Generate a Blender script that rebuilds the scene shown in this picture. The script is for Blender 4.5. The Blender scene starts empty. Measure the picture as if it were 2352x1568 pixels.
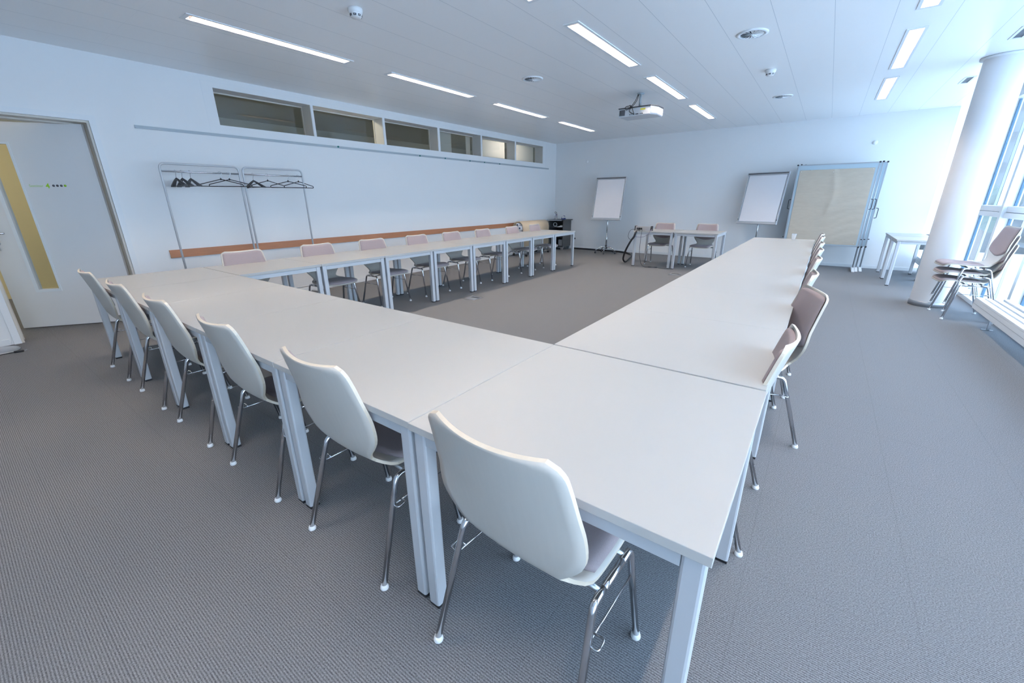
import bpy, bmesh, math, random
from mathutils import Vector, Matrix
random.seed(7)
S = bpy.context.scene
COL = S.collection
PI = math.pi

# ------------------------------------------------------------------ camera
cam_data = bpy.data.cameras.new('camera'); cam = bpy.data.objects.new('camera', cam_data); COL.objects.link(cam)
cam_data.sensor_width = 36.0; cam_data.lens = 945.613 * 36.0 / 2352.0
cam_data.clip_start = 0.05; cam_data.clip_end = 400
R = Matrix(((0.8084649781, -0.1856479446, 0.5584972863),
            (0.5885011592, 0.2664885319, -0.7633153058),
            (-0.0071252009, 0.9457899868, 0.3247006766)))
cam.matrix_world = Matrix.Translation((0, 0, 1.34)) @ R.to_4x4()
S.camera = cam

# ------------------------------------------------------------------ world, daylight, exposure
W = bpy.data.worlds.new('world'); S.world = W; W.use_nodes = True
wn = W.node_tree; bg = wn.nodes['Background']
SKY_STRENGTH = 5.4
tc = wn.nodes.new('ShaderNodeTexCoord'); sx = wn.nodes.new('ShaderNodeSeparateXYZ')
rp = wn.nodes.new('ShaderNodeValToRGB')
wn.links.new(tc.outputs['Generated'], sx.inputs[0]); wn.links.new(sx.outputs['Z'], rp.inputs[0])
rp.color_ramp.elements[0].position = 0.0; rp.color_ramp.elements[0].color = (0.74, 0.865, 1.0, 1)
rp.color_ramp.elements[1].position = 0.6; rp.color_ramp.elements[1].color = (0.50, 0.715, 1.0, 1)
wn.links.new(rp.outputs[0], bg.inputs[0]); bg.inputs[1].default_value = SKY_STRENGTH
pl = bpy.data.lights.new('window_portal', 'AREA'); pl.shape = 'RECTANGLE'; pl.size = 2.6; pl.size_y = 13.6
pl.cycles.is_portal = True
po = bpy.data.objects.new('window_portal', pl); COL.objects.link(po)
po.location = (2.02, 4.1, 1.38); po.rotation_euler = (0, PI / 2, 0)   # looks along -x, into the room
S.view_settings.view_transform = 'Standard'; S.view_settings.look = 'None'
S.view_settings.gamma = 1.0; S.view_settings.exposure = 0.50
S.view_settings.use_curve_mapping = False
S.cycles.use_denoising = True
S.cycles.max_bounces = 7; S.cycles.diffuse_bounces = 4; S.cycles.glossy_bounces = 3
S.cycles.transmission_bounces = 4; S.cycles.transparent_max_bounces = 8
S.cycles.sample_clamp_indirect = 6.0
S.cycles.caustics_reflective = False; S.cycles.caustics_refractive = False

LAMP = 205.0         # strength of the fluorescent tubes

# ------------------------------------------------------------------ materials
def mat(name, col, rough=0.5, metal=0.0, noise=0.0, nscale=20.0, bump=0.0, bscale=200.0, spec=0.5, sheen=0.0, emit=None, stretch=None):
    m = bpy.data.materials.new(name); m.use_nodes = True
    nt = m.node_tree; b = nt.nodes['Principled BSDF']
    b.inputs['Base Color'].default_value = (*col, 1); b.inputs['Roughness'].default_value = rough
    b.inputs['Metallic'].default_value = metal; b.inputs['Specular IOR Level'].default_value = spec
    if sheen: b.inputs['Sheen Weight'].default_value = sheen
    if emit:
        b.inputs['Emission Color'].default_value = (*emit[0], 1); b.inputs['Emission Strength'].default_value = emit[1]
    t = nt.nodes.new('ShaderNodeTexCoord'); vec = t.outputs['Object']
    if stretch:
        mp = nt.nodes.new('ShaderNodeMapping'); mp.inputs['Scale'].default_value = stretch
        nt.links.new(vec, mp.inputs[0]); vec = mp.outputs[0]
    if noise:
        n = nt.nodes.new('ShaderNodeTexNoise'); n.inputs['Scale'].default_value = nscale; n.inputs['Detail'].default_value = 4
        nt.links.new(vec, n.inputs['Vector'])
        mr = nt.nodes.new('ShaderNodeMapRange'); mr.inputs['To Min'].default_value = 1 - noise; mr.inputs['To Max'].default_value = 1 + noise
        nt.links.new(n.outputs['Fac'], mr.inputs['Value'])
        vm = nt.nodes.new('ShaderNodeVectorMath'); vm.operation = 'SCALE'; vm.inputs[0].default_value = col
        nt.links.new(mr.outputs[0], vm.inputs['Scale']); nt.links.new(vm.outputs[0], b.inputs['Base Color'])
    if bump:
        n2 = nt.nodes.new('ShaderNodeTexNoise'); n2.inputs['Scale'].default_value = bscale; n2.inputs['Detail'].default_value = 2
        nt.links.new(vec, n2.inputs['Vector'])
        bp = nt.nodes.new('ShaderNodeBump'); bp.inputs['Strength'].default_value = bump; bp.inputs['Distance'].default_value = 0.002
        nt.links.new(n2.outputs['Fac'], bp.inputs['Height']); nt.links.new(bp.outputs[0], b.inputs['Normal'])
    return m

M = {}
M['wall'] = mat('white_wall_paint', (0.83, 0.835, 0.84), 0.7, noise=0.012, nscale=1.3, bump=0.08, bscale=350, spec=0.3)
M['trim'] = mat('white_lacquer', (0.80, 0.82, 0.84), 0.45, noise=0.01, nscale=5)
M['door'] = mat('door_laminate', (0.80, 0.79, 0.79), 0.5, noise=0.012, nscale=3, stretch=(1, 1, .2))
M['cheek'] = mat('grey_beige_lining', (0.66, 0.645, 0.61), 0.5, noise=0.02)
M['reveal'] = mat('beige_frame_lacquer', (0.64, 0.60, 0.54), 0.5, noise=0.02)
M['top'] = mat('table_laminate', (0.420, 0.413, 0.395), 0.34, noise=0.012, nscale=4, bump=0.03, bscale=900)
M['tedge'] = mat('table_edge_band', (0.50, 0.49, 0.47), 0.45, noise=0.01)
M['frame'] = mat('silver_lacquered_steel', (0.55, 0.57, 0.60), 0.42, metal=0.15, noise=0.01)
M['groove'] = mat('shadow_groove', (0.30, 0.32, 0.36), 0.6, noise=0.02)
M['black'] = mat('black_plastic', (0.018, 0.018, 0.022), 0.45, noise=0.1)
M['dark'] = mat('dark_grey_plastic', (0.05, 0.055, 0.065), 0.5, noise=0.05)
M['chrome'] = mat('chrome', (0.62, 0.62, 0.64), 0.16, metal=1.0, noise=0.02)
M['steel'] = mat('brushed_steel', (0.5, 0.51, 0.53), 0.32, metal=0.9, noise=0.03, nscale=60)
M['shell'] = mat('white_plywood_laminate', (0.56, 0.53, 0.485), 0.42, noise=0.035, nscale=14, stretch=(6, 1, .6))
M['beech'] = mat('beech_edge', (0.62, 0.55, 0.45), 0.5, noise=0.08, nscale=60)
M['fabric'] = mat('mauve_grey_fabric', (0.365, 0.305, 0.315), 0.95, noise=0.16, nscale=420, bump=0.5, bscale=900, spec=0.15, sheen=0.15)
M['glide'] = mat('white_plastic', (0.82, 0.82, 0.82), 0.4, noise=0.01)
M['alu'] = mat('anodised_aluminium', (0.42, 0.44, 0.47), 0.38, metal=0.7, noise=0.03, nscale=40)
M['silver'] = mat('satin_silver', (0.52, 0.54, 0.57), 0.4, metal=0.35, noise=0.02)
M['rail'] = mat('pale_metal_rail', (0.40, 0.45, 0.49), 0.55, metal=0.2, noise=0.08, nscale=6, stretch=(1, .6, 4))
M['wood'] = mat('red_brown_veneer', (0.46, 0.205, 0.105), 0.45, noise=0.22, nscale=9, stretch=(1, .5, 14))
M['kraft'] = mat('kraft_paper', (0.50, 0.435, 0.35), 0.85, noise=0.07, nscale=9, bump=1.0, bscale=9, stretch=(1, 1, 2.6))
M['ply'] = mat('beige_bent_plywood', (0.66, 0.52, 0.36), 0.55, noise=0.07, nscale=8, stretch=(1, 4, 1))
M['paper'] = mat('white_paper', (0.82, 0.81, 0.84), 0.8, noise=0.01)
M['bluefelt'] = mat('pale_blue_pin_felt', (0.42, 0.52, 0.58), 0.95, noise=0.05, nscale=300)
M['yellow'] = mat('yellow_label', (0.75, 0.66, 0.08), 0.5, noise=0.03)
M['proj'] = mat('projector_casing', (0.62, 0.64, 0.67), 0.4, noise=0.01)
M['red'] = mat('red_plastic', (0.6, 0.03, 0.03), 0.4, noise=0.03)
M['blue'] = mat('navy_plastic', (0.03, 0.05, 0.20), 0.35, noise=0.03)
M['green'] = mat('lime_vinyl', (0.36, 0.66, 0.03), 0.5, noise=0.02)
M['greentext'] = mat('pale_lime_vinyl', (0.48, 0.66, 0.24), 0.5, noise=0.02)
M['greydot'] = mat('slate_vinyl', (0.10, 0.10, 0.12), 0.5, noise=0.02)
M['teal'] = mat('teal_magnet', (0.0, 0.17, 0.16), 0.35, noise=0.02)
M['yellowwall'] = mat('yellow_beech_panel', (0.76, 0.64, 0.36), 0.6, noise=0.07, nscale=3, stretch=(1, 3, .25))
M['corrwall'] = mat('corridor_olive_paint', (0.42, 0.43, 0.38), 0.8, noise=0.03, nscale=2)
M['corrfloor'] = mat('brown_corridor_carpet', (0.22, 0.165, 0.10), 0.95, noise=0.25, nscale=260, bump=0.4)
M['blind'] = mat('cream_blind_slat', (0.85, 0.80, 0.74), 0.5, noise=0.02)
M['concrete'] = mat('facade_concrete', (0.026, 0.029, 0.031), 0.8, noise=0.05, nscale=.5)
M['leaf'] = mat('tree_leaves', (0.02, 0.045, 0.022), 0.7, noise=0.3, nscale=3)
M['bark'] = mat('tree_bark', (0.12, 0.08, 0.05), 0.8, noise=0.2)
M['bounceground'] = mat('light_bouncing_ground', (0.78, 0.79, 0.80), 0.9, noise=0.05, nscale=.3)  # outdoor ground made pale so it bounces daylight up to the ceiling
M['housing'] = mat('lamp_reflector', (0.86, 0.86, 0.87), 0.25, metal=0.3, noise=0.01)
M['louvre'] = mat('satin_louvre_blades', (0.20, 0.19, 0.19), 0.4, noise=.02)
M['lamp'] = mat('fluorescent_tube', (1, 1, 1), 0.5, emit=((1.0, 0.825, 0.67), LAMP))
M['column'] = mat('white_column_plaster', (0.80, 0.80, 0.81), 0.6, noise=0.012, nscale=2, bump=0.1, bscale=120)

def carpet():
    m = bpy.data.materials.new('grey_ribbed_carpet'); m.use_nodes = True; nt = m.node_tree; b = nt.nodes['Principled BSDF']
    b.inputs['Roughness'].default_value = 0.95; b.inputs['Specular IOR Level'].default_value = 0.15
    L = nt.links.new; N = nt.nodes.new
    t = N('ShaderNodeTexCoord')
    n = N('ShaderNodeTexNoise'); n.inputs['Scale'].default_value = 210; n.inputs['Detail'].default_value = 3; n.inputs['Roughness'].default_value = 0.75
    L(t.outputs['Object'], n.inputs['Vector'])
    w = N('ShaderNodeTexWave'); w.wave_type = 'BANDS'; w.bands_direction = 'Y'; w.inputs['Scale'].default_value = 41; w.inputs['Distortion'].default_value = 1.2
    w.inputs['Detail'].default_value = 1; w.inputs['Detail Scale'].default_value = 20
    L(t.outputs['Object'], w.inputs['Vector'])
    mx = N('ShaderNodeMath'); mx.operation = 'MULTIPLY_ADD'; mx.inputs[1].default_value = 0.24
    L(w.outputs['Fac'], mx.inputs[0]); L(n.outputs['Fac'], mx.inputs[2])
    r = N('ShaderNodeValToRGB'); r.color_ramp.elements[0].position = 0.38; r.color_ramp.elements[0].color = (0.070, 0.070, 0.076, 1)
    r.color_ramp.elements[1].position = 0.92; r.color_ramp.elements[1].color = (0.325, 0.333, 0.345, 1)
    L(mx.outputs[0], r.inputs[0])
    # faint joints between carpet tiles
    br = N('ShaderNodeTexBrick'); br.inputs['Scale'].default_value = 1.0; br.offset = 0; br.inputs['Brick Width'].default_value = 0.5; br.inputs['Row Height'].default_value = 0.5
    br.inputs['Mortar Size'].default_value = 0.0025; br.inputs['Color1'].default_value = (1, 1, 1, 1); br.inputs['Color2'].default_value = (1, 1, 1, 1); br.inputs['Mortar'].default_value = (.86, .86, .86, 1)
    L(t.outputs['Object'], br.inputs['Vector'])
    mm = N('ShaderNodeMix'); mm.data_type = 'RGBA'; mm.blend_type = 'MULTIPLY'; mm.inputs[0].default_value = 0.6
    L(r.outputs[0], mm.inputs[6]); L(br.outputs['Color'], mm.inputs[7]); L(mm.outputs[2], b.inputs['Base Color'])
    bp = N('ShaderNodeBump'); bp.inputs['Strength'].default_value = 0.5; bp.inputs['Distance'].default_value = 0.004
    L(mx.outputs[0], bp.inputs['Height']); L(bp.outputs[0], b.inputs['Normal'])
    return m
M['carpet'] = carpet()

def ceiling_mat():
    m = bpy.data.materials.new('metal_ceiling_planks'); m.use_nodes = True; nt = m.node_tree; b = nt.nodes['Principled BSDF']
    b.inputs['Roughness'].default_value = 0.33; b.inputs['Specular IOR Level'].default_value = 0.45
    L = nt.links.new; N = nt.nodes.new
    t = N('ShaderNodeTexCoord'); s = N('ShaderNodeSeparateXYZ'); L(t.outputs['Object'], s.inputs[0])
    def seam(out, off, pitch, wid):
        a = N('ShaderNodeMath'); a.operation = 'ADD'; a.inputs[1].default_value = off; L(out, a.inputs[0])
        d = N('ShaderNodeMath'); d.operation = 'PINGPONG'; d.inputs[1].default_value = pitch / 2; L(a.outputs[0], d.inputs[0])
        c = N('ShaderNodeMath'); c.operation = 'LESS_THAN'; c.inputs[1].default_value = wid; L(d.outputs[0], c.inputs[0]); return c.outputs[0]
    s1 = seam(s.outputs['X'], 0.2468, 0.4091, 0.0020)
    s2 = seam(s.outputs['Y'], -3.492 + 2.032 * 10, 2.032, 0.0008)
    mul = N('ShaderNodeMath'); mul.operation = 'MULTIPLY'; mul.inputs[1].default_value = 0.25; L(s2, mul.inputs[0])
    mx = N('ShaderNodeMath'); mx.operation = 'MAXIMUM'; L(s1, mx.inputs[0]); L(mul.outputs[0], mx.inputs[1])
    mc = N('ShaderNodeMix'); mc.data_type = 'RGBA'; mc.inputs[6].default_value = (0.93, 0.93, 0.93, 1); mc.inputs[7].default_value = (0.60, 0.63, 0.66, 1)
    L(mx.outputs[0], mc.inputs[0]); L(mc.outputs[2], b.inputs['Base Color'])
    return m
M['ceiling'] = ceiling_mat()

def glass(name, tint=(0.96, 0.985, 1.0), fac=1.0):
    m = bpy.data.materials.new(name); m.use_nodes = True; nt = m.node_tree; nt.nodes.clear()
    L = nt.links.new; N = nt.nodes.new
    o = N('ShaderNodeOutputMaterial'); tr = N('ShaderNodeBsdfTransparent'); tr.inputs[0].default_value = (*tint, 1)
    g = N('ShaderNodeBsdfGlossy'); g.inputs['Roughness'].default_value = 0.02
    f = N('ShaderNodeLayerWeight'); f.inputs['Blend'].default_value = 0.5       # Schlick reflectance, the same from both sides
    pw = N('ShaderNodeMath'); pw.operation = 'POWER'; pw.inputs[1].default_value = 5; L(f.outputs['Facing'], pw.inputs[0])
    mu = N('ShaderNodeMath'); mu.operation = 'MULTIPLY_ADD'; mu.inputs[1].default_value = .9 * fac; mu.inputs[2].default_value = .035 * fac; L(pw.outputs[0], mu.inputs[0])
    mx = N('ShaderNodeMixShader'); L(mu.outputs[0], mx.inputs[0]); L(tr.outputs[0], mx.inputs[1]); L(g.outputs[0], mx.inputs[2]); L(mx.outputs[0], o.inputs[0])
    return m
M['glass'] = glass('window_glass', fac=0.8)
M['dglass'] = glass('interior_glass', (0.93, 0.95, 0.94), fac=1.2)
M['cupglass'] = None

def screen_mat():
    m = bpy.data.materials.new('translucent_blind'); m.use_nodes = True; nt = m.node_tree; nt.nodes.clear()
    L = nt.links.new; N = nt.nodes.new
    o = N('ShaderNodeOutputMaterial'); tl = N('ShaderNodeBsdfTranslucent'); tl.inputs[0].default_value = (0.86, 0.91, 0.95, 1)
    tr = N('ShaderNodeBsdfTransparent'); tr.inputs[0].default_value = (0.95, 0.98, 1, 1); mx = N('ShaderNodeMixShader'); mx.inputs[0].default_value = 0.45
    L(tl.outputs[0], mx.inputs[1]); L(tr.outputs[0], mx.inputs[2]); L(mx.outputs[0], o.inputs[0])
    return m
M['screen'] = screen_mat()
def plastic_mat():
    m = bpy.data.materials.new('clear_plastic'); m.use_nodes = True; nt = m.node_tree; b = nt.nodes['Principled BSDF']
    b.inputs['Base Color'].default_value = (.9, .92, .95, 1); b.inputs['Roughness'].default_value = .15; b.inputs['Alpha'].default_value = .32
    return m
M['cupglass'] = plastic_mat()
def slat_mat():
    m = bpy.data.materials.new('cream_blind_slat'); m.use_nodes = True; nt = m.node_tree; nt.nodes.clear()
    L = nt.links.new; N = nt.nodes.new
    o = N('ShaderNodeOutputMaterial'); tl = N('ShaderNodeBsdfTranslucent'); tl.inputs[0].default_value = (0.85, 0.82, 0.78, 1)
    df = N('ShaderNodeBsdfDiffuse'); df.inputs[0].default_value = (0.85, 0.82, 0.78, 1); mx = N('ShaderNodeMixShader'); mx.inputs[0].default_value = 0.5
    L(tl.outputs[0], mx.inputs[1]); L(df.outputs[0], mx.inputs[2]); L(mx.outputs[0], o.inputs[0])
    return m
M['blind'] = slat_mat()

# ------------------------------------------------------------------ mesh helpers
def box(bm, x0, x1, y0, y1, z0, z1, mi=0, bevel=0.0):
    vs = [bm.verts.new((x, y, z)) for x in (x0, x1) for y in (y0, y1) for z in (z0, z1)]
    F = [(0, 1, 3, 2), (4, 6, 7, 5), (0, 4, 5, 1), (2, 3, 7, 6), (0, 2, 6, 4), (1, 5, 7, 3)]
    fs = []
    for f in F:
        fc = bm.faces.new([vs[i] for i in f]); fc.material_index = mi; fs.append(fc)
    if bevel:
        es = list({e for f in fs for e in f.edges})
        r = bmesh.ops.bevel(bm, geom=es, offset=bevel, segments=2, affect='EDGES', profile=0.6)
        for f in r['faces']: f.material_index = mi
    return fs
def xform(bm, mtx, verts=None):
    bmesh.ops.transform(bm, matrix=mtx, verts=verts or bm.verts)
def tube(bm, pts, r, seg=10, mi=0, caps=True, closed=False):
    pts = [Vector(p) for p in pts]; n = len(pts); rings = []
    up = Vector((0.013, 0.021, 1)).normalized(); prev = None
    for i, p in enumerate(pts):
        if closed: t = (pts[(i + 1) % n] - pts[i - 1])
        else: t = (pts[min(i + 1, n - 1)] - pts[max(i - 1, 0)])
        t.normalize()
        if prev is None:
            a = t.cross(up)
            if a.length < 0.1: a = t.cross(Vector((1, 0, 0)))
            a.normalize()
        else:
            a = prev - t * prev.dot(t); a.normalize()
        prev = a; b = t.cross(a)
        rr = r[i] if isinstance(r, (list, tuple)) else r
        rings.append([bm.verts.new(p + (a * math.cos(2 * PI * k / seg) + b * math.sin(2 * PI * k / seg)) * rr) for k in range(seg)])
    m = n if closed else n - 1
    for i in range(m):
        A, B = rings[i], rings[(i + 1) % n]
        for k in range(seg):
            f = bm.faces.new((A[k], A[(k + 1) % seg], B[(k + 1) % seg], B[k])); f.smooth = True; f.material_index = mi
    if caps and not closed:
        f = bm.faces.new(rings[0][::-1]); f.material_index = mi
        f = bm.faces.new(rings[-1]); f.material_index = mi
def fillet(pts, rad, n=5):
    """polyline with its corners rounded"""
    pts = [Vector(p) for p in pts]; out = [pts[0]]
    for i in range(1, len(pts) - 1):
        a, b, c = pts[i - 1], pts[i], pts[i + 1]
        d1 = (a - b); d2 = (c - b); r = min(rad, d1.length * .49, d2.length * .49)
        p1 = b + d1.normalized() * r; p2 = b + d2.normalized() * r
        for k in range(n + 1):
            t = k / n; out.append(p1 * (1 - t) ** 2 + b * 2 * t * (1 - t) + p2 * t * t)
    out.append(pts[-1]); return out
def smoothpath(pts, n=6):
    P = [Vector(p) for p in pts]; P = [P[0] * 2 - P[1]] + P + [P[-1] * 2 - P[-2]]; out = []
    for i in range(1, len(P) - 2):
        for k in range(n):
            t = k / n; a, b, c, d = P[i - 1], P[i], P[i + 1], P[i + 2]
            out.append(0.5 * ((2 * b) + (-a + c) * t + (2 * a - 5 * b + 4 * c - d) * t * t + (-a + 3 * b - 3 * c + d) * t ** 3))
    out.append(P[-2]); return out
def lathe(bm, prof, seg=24, mi=0, center=(0, 0, 0), smooth=True):
    cx, cy, cz = center; rings = []
    for r, z in prof:
        if r < 1e-6: rings.append([bm.verts.new((cx, cy, cz + z))])
        else: rings.append([bm.verts.new((cx + r * math.cos(2 * PI * k / seg), cy + r * math.sin(2 * PI * k / seg), cz + z)) for k in range(seg)])
    for A, B in zip(rings, rings[1:]):
        for k in range(seg):
            k2 = (k + 1) % seg
            if len(A) == 1 and len(B) == 1: continue
            if len(A) == 1: f = bm.faces.new((A[0], B[k2], B[k]))
            elif len(B) == 1: f = bm.faces.new((A[k], A[k2], B[0]))
            else: f = bm.faces.new((A[k], A[k2], B[k2], B[k]))
            f.smooth = smooth; f.material_index = mi
def prism(bm, outline, axis, a0, a1, mi=0):
    """extrude a 2D outline along axis ('x','y','z')"""
    def P(u, v, a):
        return {'x': (a, u, v), 'y': (u, a, v), 'z': (u, v, a)}[axis]
    A = [bm.verts.new(P(u, v, a0)) for u, v in outline]; B = [bm.verts.new(P(u, v, a1)) for u, v in outline]
    n = len(outline); fs = []
    for k in range(n): fs.append(bm.faces.new((A[k], A[(k + 1) % n], B[(k + 1) % n], B[k])))
    fs.append(bm.faces.new(A[::-1])); fs.append(bm.faces.new(B))
    for f in fs: f.material_index = mi
def holed(bm, axis, a0, a1, u0, u1, v0, v1, holes, mi=0):
    """slab with rectangular openings; holes = [(u0,u1,v0,v1)]; axis = thickness axis"""
    us = sorted({u0, u1, *[h[0] for h in holes], *[h[1] for h in holes]}); vs = sorted({v0, v1, *[h[2] for h in holes], *[h[3] for h in holes]})
    us = [u for u in us if u0 <= u <= u1]; vs = [v for v in vs if v0 <= v <= v1]
    def inh(u, v): return any(h[0] < u < h[1] and h[2] < v < h[3] for h in holes)
    solid = {}
    for i in range(len(us) - 1):
        for j in range(len(vs) - 1):
            solid[i, j] = not inh((us[i] + us[i + 1]) / 2, (vs[j] + vs[j + 1]) / 2)
    def P(u, v, a): return {'x': (a, u, v), 'y': (u, a, v), 'z': (u, v, a)}[axis]
    cache = {}
    def V(i, j, a):
        k = (i, j, a)
        if k not in cache: cache[k] = bm.verts.new(P(us[i], vs[j], a))
        return cache[k]
    for (i, j), s in solid.items():
        if not s: continue
        for a in (a0, a1):
            bm.faces.new((V(i, j, a), V(i + 1, j, a), V(i + 1, j + 1, a), V(i, j + 1, a))).material_index = mi
        for di, dj, e in ((-1, 0, ((i, j), (i, j + 1))), (1, 0, ((i + 1, j), (i + 1, j + 1))), (0, -1, ((i, j), (i + 1, j))), (0, 1, ((i, j + 1), (i + 1, j + 1)))):
            if not solid.get((i + di, j + dj), False):
                (p, q), (r_, s_) = e
                bm.faces.new((V(p, q, a0), V(r_, s_, a0), V(r_, s_, a1), V(p, q, a1))).material_index = mi
    bmesh.ops.recalc_face_normals(bm, faces=bm.faces)

def obj(name, bm, mats, parent=None, loc=None, smooth_angle=None):
    bmesh.ops.recalc_face_normals(bm, faces=bm.faces)
    me = bpy.data.meshes.new(name); bm.to_mesh(me); bm.free()
    for m in (mats if isinstance(mats, (list, tuple)) else [mats]): me.materials.append(M[m] if isinstance(m, str) else m)
    o = bpy.data.objects.new(name, me); COL.objects.link(o)
    if parent: o.parent = parent
    if loc: o.location = loc
    return o
def NB(): return bmesh.new()
def thing(name, label, cat, loc=(0, 0, 0), rz=0.0, group=None):
    o = bpy.data.objects.new(name, None); COL.objects.link(o); o.empty_display_size = 0.1
    o.location = loc; o.rotation_euler = (0, 0, rz); tag(o, label, cat, group); return o
def tag(o, label, cat, group=None):
    o['label'] = label; o['category'] = cat
    if group: o['group'] = group
    return o
def struct(o): o['kind'] = 'structure'; return o
def dup(root, loc, rz, label, scale=None):
    r = root.copy(); COL.objects.link(r); r.location = loc; r.rotation_euler = (0, 0, rz); r['label'] = label
    if scale: r.scale = scale
    for ch in root.children:
        c = ch.copy(); COL.objects.link(c); c.parent = r
        for g in ch.children:
            d = g.copy(); COL.objects.link(d); d.parent = c
    return r
def bxo(name, dims, m, parent=None, bevel=0.0):
    b = NB(); box(b, *dims, bevel=bevel); return obj(name, b, m, parent)

# ------------------------------------------------------------------ room shell
XW, YW, ZC, XF = -6.372, 10.86, 2.795, 1.90
YB = -2.6
WIN = [(2.521, 3.766), (3.804, 5.036), (5.080, 6.322), (6.376, 7.612), (7.660, 8.885), (8.938, 10.158)]
WZ0, WZ1 = 2.260, 2.672

b = NB(); box(b, XW - .25, XF + .1, YB - .2, YW + .6, -0.12, 0.0); struct(obj('floor', b, 'carpet'))

# luminaires: (x centre, y start)
LX = {'A': -4.571, 'B': -2.103, 'C': 0.364}
lights = [('A', -0.36), ('A', 1.700), ('A', 3.756), ('A', 5.820), ('A', 7.890), ('B', -0.36), ('B', 1.690), ('B', 3.771), ('B', 5.832), ('B', 7.900),
          ('C', -0.36), ('C', 1.690), ('C', 3.712), ('C', 5.774), ('C', 7.796)]
LLEN = 1.545
holes = [(LX[r] - .052, LX[r] + .052, y + .035, y + LLEN - .035) for r, y in lights]
grilles = [(1.181, 8.592), (1.181, 6.53)]
gh = [(x - .032, x + .032, y - .185, y + .185) for x, y in grilles]
b = NB(); holed(b, 'z', ZC, ZC + .02, XW - .25, XF + .1, YB - .2, YW + .6, holes + gh)
struct(obj('ceiling', b, 'ceiling'))
b = NB(); box(b, XW - .25, XF + .1, YB - .2, YW + .6, ZC + .12, ZC + .2); struct(obj('ceiling', b, 'wall'))

DY0, DY1, DZ = 0.262, 1.285, 2.150
b = NB(); holed(b, 'x', XW - .25, XW, YB - .2, YW, 0, ZC, [(y0, y1, WZ0, WZ1) for y0, y1 in WIN] + [(DY0, DY1, -1, DZ)])
struct(obj('wall_left', b, 'wall'))
b = NB(); box(b, XW - .25, 1.52, YW, YW + .15, 0, ZC); struct(obj('wall_far', b, 'wall'))
b = NB(); box(b, 1.37, XF + .1, YW + .45, YW + .6, 0.66, ZC); struct(obj('wall_recess', b, 'wall'))
b = NB(); box(b, XW - .25, XF + .1, YB - .2, YB, 0, ZC); struct(obj('wall_back', b, 'wall'))
b = NB(); box(b, XW, XW + .012, DY1 + .075, YW - .012, 0, .062, bevel=.003); struct(obj('baseboard_left', b, 'trim'))
b = NB(); box(b, XW, XW + .012, YB + .012, DY0 - .075, 0, .062, bevel=.003); struct(obj('baseboard_left', b, 'trim'))
b = NB(); box(b, XW + .012, 1.52, YW - .012, YW, 0, .062, bevel=.003); struct(obj('baseboard_far', b, 'trim'))
# flush surround panel joint of the clerestory band
b = NB()
for (a, c, d, e) in ((2.40, 10.30, 2.735, 2.738), (2.40, 10.30, 2.170, 2.173)): box(b, XW, XW + .0015, a, c, d, e)
for y in (2.40, 10.30): box(b, XW, XW + .0015, y, y + .003, 2.173, 2.735)
struct(obj('trim_1', b, 'trim'))

# clerestory windows
for i, (y0, y1) in enumerate(WIN):
    w = thing('window_%d' % (i + 1), '', ''); del w['label']; del w['category']; struct(w)
    w.location = (XW - .235, (y0 + y1) / 2, WZ0)
    h = (y1 - y0) / 2; H = WZ1 - WZ0
    b = NB()
    for z0, z1 in ((0.001, .016), (H - .016, H - .001)): box(b, -.015, .012, -h + .001, h - .001, z0, z1)
    for s in (-1, 1): box(b, -.015, .012, min(s * (h - .001), s * (h - .016)), max(s * (h - .001), s * (h - .016)), .016, H - .016)
    obj('window_frame', b, 'reveal', w)
    bxo('pane', (-.003, .003, -h + .016, h - .016, .016, H - .016), 'dglass', w)
    # greyish lining of the deep reveal (end cheeks)
    bxo('reveal_lining', (.013, .232, h - .006, h - .001, .001, H - .001), 'cheek', w)
    if i >= 3:
        b = NB(); n = 15
        for k in range(n):
            z = .015 + k * (H - .03) / (n - 1)
            segs = [(-h + .02, h - .02)] if i > 3 else [(-h + .02, -h + .62), (h - .16, h - .02)]
            for (a, c) in segs:
                v = [b.verts.new(p) for p in ((-.075, a, z - .012), (-.075, c, z - .012), (-.052, c, z + .014), (-.052, a, z + .014))]
                b.faces.new(v)
        o = obj('blind', b, 'blind', w)

# door and frame
d = thing('door_1', '', ''); del d['label']; del d['category']; struct(d); d.location = (XW, (DY0 + DY1) / 2, 0)
hy = (DY1 - DY0) / 2
def doorframe(name, x0, x1, wo, wi, m):
    b = NB()
    box(b, x0, x1, hy - wi, hy + wo, 0, DZ + wo); box(b, x0, x1, -hy - wo, -hy + wi, 0, DZ + wo); box(b, x0, x1, -hy + wi, hy - wi, DZ - wi, DZ + wo)
    return obj(name, b, m, d)
doorframe('door_frame', 0.0015, .014, .052, .0, 'trim')
doorframe('frame_lining', -.249, -.001, -.001, .020, 'reveal')
doorframe('door_stop', -.249, -.145, -.020, .034, 'reveal')
# leaf, opened outward into the corridor
hinge = Vector((-6.452, 1.243)); free = Vector((-7.099, 0.346)); L_ = (hinge - free).length
ang = math.atan2(hinge.y - free.y, hinge.x - free.x)
leaf = thing('door_2', '', ''); del leaf['label']; del leaf['category']; struct(leaf)
leaf.location = (free.x, free.y, 0); leaf.rotation_euler = (0, 0, ang)
gx0, gx1, gz0, gz1 = .262, .440, .434, 1.915
b = NB(); holed(b, 'y', 0.0, .042, 0, L_ - .01, .008, DZ - .03, [(gx0, gx1, gz0, gz1)]); xform(b, Matrix.Identity(4)); obj('door_leaf', b, 'door', leaf)
b = NB()
for yy0, yy1 in ((-.008, 0), (.042, .05)):
    holed(b, 'y', yy0, yy1, gx0 - .032, gx1 + .020, gz0 - .030, gz1 + .018, [(gx0, gx1, gz0, gz1)])
obj('vision_frame', b, 'trim', leaf)
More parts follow.
